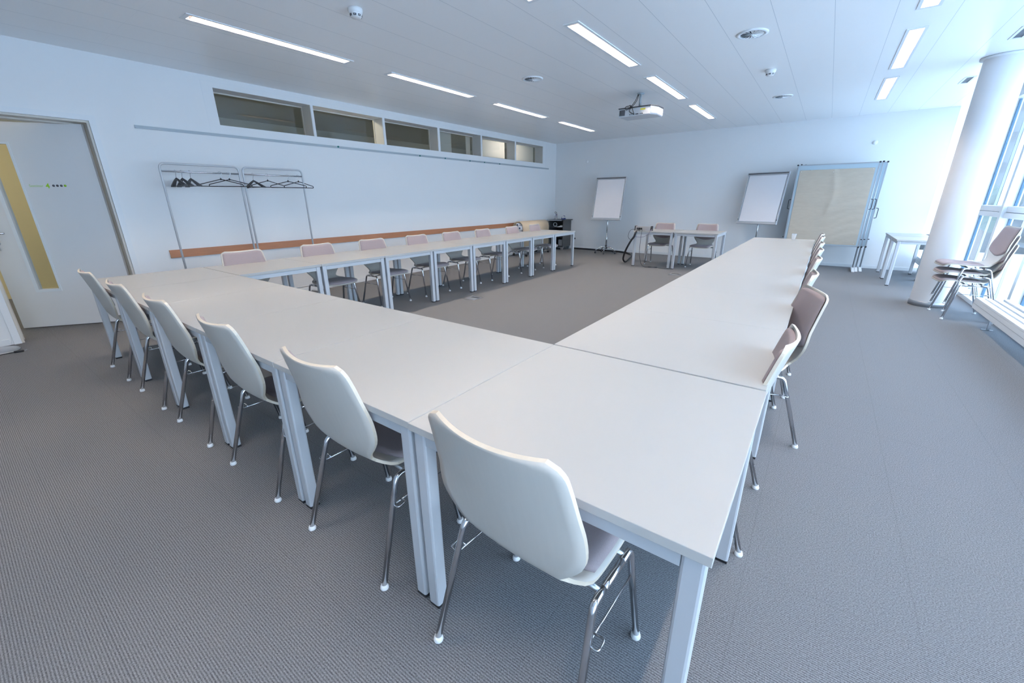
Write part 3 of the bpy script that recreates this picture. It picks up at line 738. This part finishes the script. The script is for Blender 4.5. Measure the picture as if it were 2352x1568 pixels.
# ------------------------------------------------------------------ flip charts
def flipchart(x, y, rz, label, z0=.862):
    t = thing('flip_chart', label, 'flip chart', (x, y, 0), rz, 'flip charts in front of the far wall')
    # local -Y faces the room; the board leans back
    W2 = .39; H = 1.02; lean = math.atan2(.2, 1.005)
    Mx = Matrix.Translation((0, -.10, z0)) @ Matrix.Rotation(-lean, 4, 'X')
    def P(name, dims, m, bevel=0.0, parent=t):
        b = NB(); box(b, *dims, bevel=bevel); xform(b, Mx); return obj(name, b, m, parent)
    P('board', (-W2 + .015, W2 - .015, 0, .012, .02, H - .03), 'bluefelt')
    P('paper_pad', (-W2 + .035, W2 - .035, -.010, -.0005, .032, H - .055), 'paper')
    for s in (-1, 1): P('side_frame', (min(s * W2, s * (W2 - .020)), max(s * W2, s * (W2 - .020)), -.016, .022, .0, H), 'silver', .004)
    P('clamp_bar', (-W2 - .006, W2 + .006, -.030, .02, H - .052, H), 'silver', .006)
    P('clamp_strip', (-W2 + .01, W2 - .01, -.034, -.030, H - .036, H - .018), 'dark')
    P('pen_tray', (-W2 - .004, W2 + .004, -.050, .02, -.022, .018), 'silver', .006)
    for s in (-1, 1):
        b = NB(); lathe(b, [(0, .0), (.009, .0), (.009, .010), (0, .010)], 12); xform(b, Mx @ Matrix.Translation((s * (W2 - .012), -.017, .07)) @ Matrix.Rotation(PI / 2, 4, 'X')); obj('knob', b, 'black', t)
    b = NB(); tube(b, [(0, .02, .20), (0, .02, z0 + .35)], .014, 14); tube(b, [(0, .02, .14), (0, .02, .56)], .019, 14); obj('pole', b, 'chrome', t)
    bxo('bracket', (-.05, .05, .02, .085, z0 + .22, z0 + .36), 'dark', t, .004)
    b = NB(); lathe(b, [(0, .12), (.035, .12), (.038, .15), (.025, .20), (.02, .22), (0, .22)], 20, center=(0, .02, 0)); obj('hub', b, 'dark', t)
    for k in range(5):
        a = math.radians(-90 + 72 * k + 12); dx, dy = math.cos(a), math.sin(a)
        b = NB(); tube(b, smoothpath([(0, .02, .17), (dx * .13, .02 + dy * .13, .155), (dx * .27, .02 + dy * .27, .085)]), [.016] * 6 + [.013] * 7, 10); lg = obj('foot', b, 'chrome', t)
        b = NB(); lathe(b, [(0, -.011), (.024, -.011), (.026, 0), (.024, .011), (0, .011)], 18); xform(b, Matrix.Translation((dx * .27, .02 + dy * .27, .026)) @ Matrix.Rotation(a + .5, 4, 'Z') @ Matrix.Rotation(PI / 2, 4, 'X'))
        tube(b, [(dx * .27, .02 + dy * .27, .03), (dx * .27, .02 + dy * .27, .088)], .006, 8); obj('caster', b, 'dark', lg)
    return t
flipchart(-4.484, 10.30, 0, 'flip chart on a star base near the left of the far wall')
flipchart(-1.125, 10.42, math.radians(-15), 'flip chart next to the pinboards, turned slightly to the left', .842)

# ------------------------------------------------------------------ pinboards
def pinboard(x0, y, label, paper, zt=1.943, z0=.440, handle_z=1.22):
    t = thing('pinboard', label, 'pinboard', (x0 + .617, y, 0), 0, 'movable pinboards parked one behind the other')
    h = .617
    bxo('panel', (-h + .012, h - .012, -.010, .010, z0 + .012, zt - .012), 'bluefelt', t)
    b = NB(); holed(b, 'y', -.0125, .0125, -h, h, z0, zt, [(-h + .016, h - .016, z0 + .016, zt - .016)]); obj('frame', b, 'alu', t)
    for sx_ in (-1, 1):
        for z in (z0, zt):
            bxo('corner_cap', (sx_ * h - .014, sx_ * h + .014, -.015, .015, z - .014, z + .014), 'black', t, .004)
        b = NB(); tube(b, [(sx_ * (h - .004), .028, .03), (sx_ * (h - .004), .028, zt - .03)], .013, 12); obj('pole', b, 'alu', t)
        b = NB(); xx = sx_ * (h - .004); prism(b, [(-.27, .0), (-.27, .012), (-.02, .05), (.076, .05), (.30, .012), (.30, 0)], 'x', xx - .022, xx + .022); xform(b, Matrix.Identity(4)); obj('foot', b, 'glide', t)
        hx_ = sx_ * (h + .004); b = NB(); tube(b, fillet([(hx_, 0, handle_z - .09), (hx_ + sx_ * .035, 0, handle_z - .085), (hx_ + sx_ * .035, 0, handle_z + .085), (hx_, 0, handle_z + .09)], .012, 4), .006, 8); obj('handle', b, 'black', t)
        bxo('clamp', (sx_ * (h + .012) - .014, sx_ * (h + .012) + .014, -.012, .034, .575, .589), 'black', t)
    if paper:
        b = NB(); nu, nv = 40, 44; G = []
        for i in range(nv + 1):
            row = []
            for j in range(nu + 1):
                u = j / nu; v = i / nv; x = -.565 + 1.135 * u; z = .472 + (1.375 + .004 * u) * v
                cx_, cz_ = u - .5, v - .46; d_ = math.hypot(cx_, cz_)
                wv = .003 * math.sin(9 * cz_ + 3 * cx_) * math.exp(-6 * d_) + .004 * math.exp(-abs(cx_ + .04 * math.sin(7 * v)) * 26) * (v > .40) + .003 * math.exp(-abs(cz_) * 60) * math.exp(-abs(cx_) * 5) + .0012 * math.sin(31 * v + 3 * math.sin(5 * u)) + random.uniform(0, .0006)
                row.append(b.verts.new((x, -.0145 - abs(wv) * 3.2, z)))
            G.append(row)
        for i in range(nv):
            for j in range(nu):
                f = b.faces.new((G[i][j], G[i][j + 1], G[i + 1][j + 1], G[i + 1][j])); f.smooth = True
        obj('brown_paper', b, 'kraft', t)
        for (x, z) in ((-.54, 1.82), (-.38, 1.846), (-.03, 1.80), (.545, 1.83), (.53, .50), (-.55, .50)):
            b = NB(); lathe(b, [(0, .0), (.006, 0), (.004, .012), (0, .013)], 10); xform(b, Matrix.Translation((x, -.018, z)) @ Matrix.Rotation(PI / 2, 4, 'X')); obj('push_pin', b, 'glide', t)
    return t
pinboard(-.612, 10.40, 'front pinboard covered with crumpled brown packing paper', True)
pinboard(-.560, 10.475, 'middle pinboard of the three parked together, mostly hidden', False, 1.952)
pinboard(-.495, 10.550, 'rear pinboard of the three parked together, mostly hidden', False, 1.948, handle_z=1.06)

# ------------------------------------------------------------------ projector
t = thing('projector', 'white ceiling projector with black cables hanging from its mount', 'projector', (-2.47, 6.62, 2.535))
b = NB(); prism(b, [(-.27, -.17), (.20, -.17), (.27, -.05), (.27, .17), (-.27, .17)], 'z', -.055, .050); bmesh.ops.bevel(b, geom=list(b.edges), offset=.008, segments=2, affect='EDGES'); obj('casing', b, 'proj', t)
b = NB(); prism(b, [(-.275, -.175), (.203, -.175), (.275, -.052), (.275, .175), (-.275, .175)], 'z', .051, .062); obj('lid', b, 'dark', t)
b = NB()
for k in range(8): box(b, -.255 + k * .0105, -.249 + k * .0105, -.174, -.1705, -.040, .035)
obj('vent_slats', b, 'dark', t)
b = NB(); v = [b.verts.new(p) for p in ((.208, -.160, -.04), (.2655, -.062, -.04), (.2655, -.062, .04), (.208, -.160, .04))]; b.faces.new(v); bmesh.ops.translate(b, verts=b.verts, vec=(.005, -.003, 0)); obj('side_grille', b, 'rail', t)
bxo('warning_label', (.055, .125, -.1725, -.1705, .008, .030), 'yellow', t)
b = NB()
for (x0, x1) in ((-.105, -.09), (-.075, -.068), (-.05, -.03), (-.015, .03), (.05, .06), (.075, .095)): box(b, x0, x1, -.1735, -.1705, -.040, -.030)
obj('connectors', b, 'black', t)
b = NB(); tube(b, [(-.03, .02, .062), (-.03, .02, ZC - 2.535 - .004)], .018, 14); lathe(b, [(0, ZC - 2.535 - .014), (.05, ZC - 2.535 - .012), (.05, ZC - 2.535 - .0005), (0, ZC - 2.535 - .0005)], 20, center=(-.03, .02, 0)); obj('ceiling_mount', b, 'rail', t)
b = NB()
for a in (0.5, 2.1, 3.8, 5.3): tube(b, [(-.03, .02, .09), (-.03 + .14 * math.cos(a), .02 + .12 * math.sin(a), .066)], .009, 8)
obj('mount_arm', b, 'dark', t)
b = NB()
for k in range(2):
    dx = -.022 * k
    tube(b, smoothpath([(-.055 + dx * .3, .01, ZC - 2.54), (-.075 + dx, .0, .17), (-.11 + dx, -.06, .09), (-.06 + dx, -.17 - .01 * k, .075), (-.10 + .055 * k, -.20, .01), (-.04 + .01 * k, -.19, -.035)], 7), .005, 8)
tube(b, smoothpath([(-.13, -.12, .09), (-.17, -.17, .07), (-.15, -.19, .03), (-.10, -.18, .05), (-.11, -.15, .09), (-.13, -.12, .09)], 6), .005, 8)
obj('cable_bundle', b, 'black', t)

# ------------------------------------------------------------------ media box on head table and its cables
t = thing('connection_box', 'silver and black media connection box on the left head table', 'connection box', (-3.0, 8.76, TZ))
b = NB(); prism(b, [(-.055, .004), (.055, .004), (.045, .085), (-.03, .088)], 'x', -.155, .155); obj('casing', b, 'steel', t)
for s in (-1, 1):
    b = NB(); prism(b, [(-.062, .0), (.062, .0), (.05, .094), (-.034, .096)], 'x', min(s * .156, s * .178), max(s * .156, s * .178)); obj('end_cap', b, 'black', t)
b = NB()
for x in (-.125, -.085, -.045): box(b, x, x + .032, -.058, -.050, .022, .060)
obj('ports', b, 'black', t)
def cable(name, pts, r, label, m='black', n=8, extra=None):
    b = NB(); tube(b, smoothpath(pts, n), r, 8); o = obj(name, b, m); tag(o, label, 'cable'); return o
cable('cable_sleeve', [(-3.06, 8.66, .74), (-3.10, 8.60, .69), (-3.13, 8.585, .60), (-3.20, 8.60, .50), (-3.31, 8.65, .30), (-3.385, 8.75, .12), (-3.42, 8.95, .03), (-3.50, 9.3, .022), (-3.75, 10.2, .022), (-4.2, 10.68, .022), (-5.0, 10.78, .022), (-5.75, 10.80, .022)], .020, 'thick black cable sleeve running from the head table down and along the far wall')
b = NB(); tube(b, smoothpath([(-2.99, 8.665, .745), (-2.975, 8.59, .70), (-2.98, 8.57, .50), (-2.975, 8.58, .25), (-2.93, 8.60, .06), (-2.86, 8.60, .008), (-2.78, 8.60, .008), (-2.62, 8.62, .008)], 8), .0045, 8)
tube(b, [(-2.78, 8.60, .010), (-2.72, 8.61, .010)], .009, 8); tube(b, [(-2.65, 8.618, .010), (-2.60, 8.62, .010)], .009, 8); tube(b, smoothpath([(-2.60, 8.62, .006), (-2.5, 8.585, .006), (-2.41, 8.58, .006)]), .003, 6)
tag(obj('power_cable', b, 'dark'), 'thin dark cable hanging from the head table to the floor', 'cable')
cable('video_cable', [(-3.10, 8.67, .75), (-3.20, 8.60, .74), (-3.245, 8.58, .66), (-3.24, 8.58, .58), (-3.18, 8.575, .545), (-3.12, 8.575, .60)], .0042, 'dark cable loop hanging off the left end of the head table', 'dark')
cable('adapter_cable', [(-2.80, 8.70, .75), (-2.81, 8.62, .735), (-2.84, 8.575, .66), (-2.95, 8.57, .605), (-3.07, 8.575, .605), (-3.12, 8.575, .62)], .0032, 'thin violet cable looping under the connection box', mat('violet_cable', (.12, .08, .22), .5, noise=.02))
cable('display_cable', [(-2.80, 8.68, .75), (-2.79, 8.60, .74), (-2.785, 8.575, .68), (-2.79, 8.575, .62)], .004, 'short white tipped cable hanging right of the connection box', 'alu')

# ------------------------------------------------------------------ plywood paper trolley and cabinet
t = thing('paper_trolley', 'beige bent plywood trolley on casters filled with paper rolls', 'trolley', (-6.05, 9.15, 0))
b = NB(); R_ = .16; Yh = .60; zt_ = .845; outl = []
def arch(r, n=12): return [(-r if k == -1 else r * math.cos(PI - PI * k / n), (zt_ - .16) + r * math.sin(PI * k / n)) for k in range(n + 1)]
out = [(-.16, .24)] + arch(.16) + [(.16, .24)]; inn = [(-.148, .24)] + arch(.148) + [(.148, .24)]
A = [[b.verts.new((x, y, z)) for x, z in out] for y in (-Yh, Yh)]; B = [[b.verts.new((x, y, z)) for x, z in inn] for y in (-Yh, Yh)]
n = len(out)
for k in range(n - 1):
    for G in (A, B):
        f = b.faces.new((G[0][k], G[0][k + 1], G[1][k + 1], G[1][k])); f.smooth = True
    for e in (0, 1): b.faces.new((A[e][k], A[e][k + 1], B[e][k + 1], B[e][k]))
for k in (0, n - 1): b.faces.new((A[0][k], A[1][k], B[1][k], B[0][k]))
obj('bent_shell', b, 'ply', t)
bxo('tray', (-.147, .147, -Yh + .01, Yh - .01, .25, .265), 'ply', t)
b = NB()
for y in (-Yh + .08, Yh - .08): box(b, -.20, .22, y - .015, y + .015, .075, .10, bevel=.004); box(b, -.12, -.09, y - .012, y + .012, .10, .25); box(b, .09, .12, y - .012, y + .012, .10, .25)
box(b, -.02, .02, -Yh + .08, Yh - .08, .078, .098); obj('base_frame', b, 'steel', t)
for sx_ in (-.18, .20):
    for y in (-Yh + .08, Yh - .08):
        b = NB(); lathe(b, [(0, -.014), (.030, -.014), (.033, 0), (.030, .014), (0, .014)], 18); xform(b, Matrix.Translation((sx_, y, .033)) @ Matrix.Rotation(PI / 2, 4, 'X')); tube(b, [(sx_, y, .035), (sx_, y, .076)], .008, 8); obj('caster', b, 'black', t)
rolls = [(-.062, .3265, .0600, 'paper roll at the bottom left inside the plywood trolley'), (.062, .3265, .0600, 'paper roll at the bottom right inside the plywood trolley'),
         (-.062, .4468, .0600, 'left paper roll in the second layer of the plywood trolley'), (.062, .4468, .0600, 'right paper roll in the second layer of the plywood trolley'),
         (-.062, .5671, .0600, 'left paper roll in the third layer of the plywood trolley'), (.062, .5671, .0600, 'right paper roll in the third layer of the plywood trolley'),
         (-.062, .6874, .0600, 'left one of the two upper paper rolls in the plywood trolley'), (.062, .6874, .0600, 'right one of the two upper paper rolls in the plywood trolley'),
         (.0, .7670, .040, 'thin paper roll lying on top inside the plywood trolley')]
for k, (x, z, rr_, lab) in enumerate(rolls):
    t2 = thing('paper_roll', lab, 'paper roll', (-6.05 + x, 9.15 - .60 - .012 * (k % 3), z), 0, 'paper rolls inside the plywood trolley')
    b = NB(); lathe(b, [(.020, 0), (rr_ - .0003, 0), (rr_ - .0003, 1.1), (.020, 1.1), (.020, 0)], 24); xform(b, Matrix.Rotation(-PI / 2, 4, 'X')); obj('paper', b, 'paper', t2)
    b = NB(); lathe(b, [(.013, -.002), (.0195, -.002), (.0195, 1.1), (.013, 1.1), (.013, -.002)], 16); xform(b, Matrix.Rotation(-PI / 2, 4, 'X')); obj('core', b, 'blue', t2)

t = thing('equipment_cabinet', 'dark grey open equipment cabinet on wheels in the far left corner', 'cabinet', (-6.04, 10.60, 0))
CX, CY = .235, .225; c0, c1 = .085, .795
bxo('side_panel', (CX - .02, CX, -CY, CY, c0, c1), mat('charcoal_panel', (.075, .08, .085), .55, noise=.03), t)
b = NB(); box(b, -CX, -CX + .02, -CY, CY, c0, c1); obj('side_panel', b, bpy.data.materials['charcoal_panel'], t)
bxo('back_panel', (-CX + .02, CX - .02, CY - .02, CY, c0, c1), bpy.data.materials['charcoal_panel'], t)
for z in (c0, .33, .60): bxo('shelf', (-CX + .02, CX - .02, -CY + .01, CY - .02, z, z + .018), 'black', t)
bxo('cabinet_top', (-CX - .03, CX + .05, -CY - .03, CY + .0, c1 + .001, c1 + .024), bpy.data.materials['charcoal_panel'], t, .003)
bxo('front_trim', (-CX - .03, CX - .04, -CY - .036, -CY - .0305, c1 - .008, c1 + .024), 'alu', t)
for sx_ in (-1, 1):
    for sy_ in (-1, 1):
        b = NB(); prism(b, [(sx_ * .19 - .05, .084), (sx_ * .19 - .03, .0), (sx_ * .19 + .03, 0), (sx_ * .19 + .05, .084)], 'y', sy_ * .185 - .02, sy_ * .185 + .02); obj('foot', b, 'alu', t)
CXW, CYW = -6.04, 10.60
t = thing('rolled_cable', 'coiled white cable on the upper shelf of the dark cabinet', 'cable', (CXW - .09, CYW - .12, .619))
b = NB()
for k in range(3): tube(b, [(.055 * math.cos(a), .008 * k, .060 + .052 * math.sin(a)) for a in [2 * PI * q / 20 for q in range(20)]], .005, 8, closed=True)
obj('coil', b, 'glide', t); bxo('plug', (.0, .06, -.02, .0, .001, .03), 'glide', t, .005)
t = thing('document_tray', 'pale papers and small white box on the upper cabinet shelf', 'papers', (CXW + .10, CYW - .10, .6185)); bxo('sheet', (-.08, .09, -.1, .1, 0, .012), 'paper', t)
b = NB(); prism(b, [(-.05, .013), (.08, .013), (.03, .05)], 'y', -.06, .03); obj('wedge', b, 'glide', t)
o = bxo('storage_box', (-.10, .10, -.12, .12, 0, .14), 'dark', None, .006); o.location = (CXW + .06, CYW - .03, .349); tag(o, 'dark storage box on the middle shelf of the cabinet', 'box')
o = bxo('pale_binder', (-.05, .07, -.12, .12, 0, .17), 'alu', None, .006); o.location = (CXW + .1, CYW - .03, .104); tag(o, 'grey binder on the lowest shelf of the cabinet', 'binder')
t = thing('pen_holder', 'wire pen cup with scissors and a red pen on the dark cabinet', 'pen holder', (-6.095, 10.47, .820))
b = NB(); lathe(b, [(0, .001), (.042, .001), (.042, .095), (.039, .095), (.039, .004), (0, .004)], 20); obj('cup', b, 'cupglass', t)
t2 = thing('scissors', 'scissors with dark loop handles standing in the pen cup', 'scissors', (-6.11, 10.47, .826)); b = NB(); tube(b, [(-.012 + .018 * math.cos(a), 0, .175 + .026 * math.sin(a)) for a in [2 * PI * q / 16 for q in range(16)]], .004, 8, closed=True); tube(b, [(.022 + .015 * math.cos(a), 0, .158 + .024 * math.sin(a)) for a in [2 * PI * q / 16 for q in range(16)]], .004, 8, closed=True); obj('handles', b, 'black', t2)
b = NB(); tube(b, [(.01, 0, .001), (-.008, 0, .15)], .004, 6); tube(b, [(.0, 0, .001), (.018, 0, .136)], .004, 6); obj('blades', b, 'steel', t2)
for k, (dx, dy, m, lab) in enumerate(((.012, .012, 'red', 'red marker standing in the pen cup'), (.022, -.012, 'black', 'black marker standing in the pen cup'), (.0, -.02, 'blue', 'blue marker standing in the pen cup'))):
    b = NB(); tube(b, [(0, 0, 0), (.006, 0, .105)], .0065, 10); tube(b, [(.006, 0, .1055), (.008, 0, .135)], .0075, 10); o = obj('marker_pen', b, m, None, (-6.095 + dx, 10.47 + dy, .8255)); tag(o, lab, 'marker', 'markers in the pen cup')
t = thing('tape_dispenser', 'navy blue tape dispenser on the dark cabinet', 'tape dispenser', (-5.86, 10.48, .820))
b = NB(); prism(b, [(-.06, .001), (.06, .001), (.055, .03), (.02, .05), (.03, .095), (-.01, .11), (-.05, .08)], 'y', -.03, .03); obj('body', b, 'blue', t)
b = NB(); lathe(b, [(.012, -.034), (.036, -.034), (.036, .034), (.012, .034), (.012, -.034)], 20); xform(b, Matrix.Translation((-.005, 0, .066)) @ Matrix.Rotation(PI / 2, 4, 'X')); obj('tape_roll', b, 'glide', t)

# ------------------------------------------------------------------ convectors under the glass
def convector(y0, y1, label, x0=1.48, x1=1.745):
    t = thing('floor_convector', label, 'convector heater', ((x0 + x1) / 2, y0, 0), 0, 'low white convectors along the facade'); hx = (x1 - x0) / 2; Ln = y1 - y0
    b = NB(); box(b, -hx, hx, 0, Ln, .195, .292, bevel=.003); obj('casing', b, 'trim', t)
    bxo('front_seam', (-hx - .0012, -hx, .01, Ln - .01, .247, .2495), 'alu', t)
    b = NB(); box(b, -hx, -hx + .05, 0, Ln, .293, .312, bevel=.003)
    box(b, -hx + .075, -hx + .115, .01, Ln - .01, .293, .308); box(b, -hx + .14, -hx + .18, .01, Ln - .01, .293, .308); box(b, hx - .055, hx, 0, Ln, .293, .312, bevel=.003)
    obj('top_slats', b, 'trim', t)
    bxo('slot_shadow', (-hx + .05, hx - .055, .012, Ln - .012, .2925, .2975), 'alu', t)
    n = max(2, int(Ln / 1.6) + 1)
    for k in range(n):
        yy = .18 + k * (Ln - .36) / (n - 1)
        b = NB(); box(b, -.01, .01, yy - .012, yy + .012, .0, .196); box(b, -.05, .04, yy - .012, yy + .012, 0, .006); obj('support_foot', b, 'steel', t)
convector(YB + .3, 6.50, 'long low white convector heater along the windows at the right edge')
convector(9.95, 10.72, 'short convector heater end under the side tables', 1.50, 1.745)

# ------------------------------------------------------------------ floor boxes, disc stand, plug
def floorbox(x, y, label):
    t = thing('floor_outlet', label, 'floor outlet', (x, y, 0), 0, 'floor outlets set in the carpet')
    b = NB(); holed(b, 'z', 0.0005, .003, -.10, .10, -.10, .10, [(-.075, .075, -.075, .075)]); obj('frame', b, 'steel', t)
    bxo('lid', (-.073, .073, -.073, .02, .0005, .0028), 'alu', t); bxo('cable_slot', (-.073, .073, .025, .073, .0005, .0018), 'black', t)
floorbox(-3.905, 4.39, 'steel floor outlet in the carpet beside the left row of tables')
floorbox(-2.08, 8.03, 'steel floor outlet in the carpet in front of the head tables')
t = thing('round_stand', 'round metal stand foot at the left edge by the door', 'stand', (-6.155, .070, 0))
b = NB(); lathe(b, [(0, 0), (.160, 0), (.163, .006), (.156, .013), (.134, .015), (.128, .019), (.03, .028), (0, .030)], 48); obj('foot_plate', b, 'steel', t)
b = NB(); tube(b, [(-.02, -.06, .026), (-.02, -.06, 1.7)], .014, 12); obj('pole', b, 'chrome', t)
t = thing('floor_plug', 'short dark cable with a plug lying on the carpet at the left edge', 'cable', (-5.985, .205, 0))
b = NB(); tube(b, smoothpath([(-.10, -.36, .006), (-.02, -.20, .006), (-.004, -.06, .007), (.006, -.02, .008)], 6), .004, 8); obj('cord', b, 'dark', t)
b = NB(); tube(b, [(.004, -.03, .010), (.016, .03, .010)], .010, 10); obj('plug_body', b, 'black', t)
b = NB(); tube(b, [(.012, .03, .012), (.018, .055, .012)], .003, 6); tube(b, [(.022, .028, .012), (.028, .053, .012)], .003, 6); obj('pins', b, 'chrome', t)

# ------------------------------------------------------------------ outside
b = NB(); box(b, XF + .12, 120, -60, 160, -4.2, -4.0); struct(obj('ground', b, 'bounceground'))
t = thing('neighbouring_building', 'neighbouring office building with a grid of windows seen through the facade glass', 'building', (8, 62, -4))
bxo('wall', (0, 45, 0, 12, 0, 26), 'concrete', t)
wm = mat('distant_window_glass', (.045, .055, .062), .5, noise=.05, nscale=.6)
for i in range(9):
    for j in range(8):
        bxo('window', (.9 + i * 1.75, 2.05 + i * 1.75, -.08, -.01, 3.2 + j * 2.6, 4.9 + j * 2.6), wm, t)
random.seed(3)
def tree(x, y, h, r, label):
    t = thing('tree', label, 'tree', (x, y, -4), 0, 'trees outside the facade')
    b = NB(); tube(b, [(0, 0, 0), (.1, 0, h * .35), (0, .1, h * .6)], [.25, .18, .1], 8); obj('trunk', b, 'bark', t)
    b = NB()
    for k in range(14):
        c = Vector((random.uniform(-1, 1) * r * .6, random.uniform(-1, 1) * r * .6, h * .65 + random.uniform(-.8, .8) * r * .8))
        bmesh.ops.create_icosphere(b, subdivisions=2, radius=r * random.uniform(.35, .55), matrix=Matrix.Translation(c))
    for v in b.verts: v.co += Vector([random.uniform(-.12, .12) for _ in range(3)])
    obj('crown', b, 'leaf', t)
tree(11.2, 54, 7.0, 1.8, 'bushy green tree outside, left of the pair in front of the building'); tree(14.5, 52, 6.6, 2.0, 'bushy green tree outside, right of the pair in front of the building')
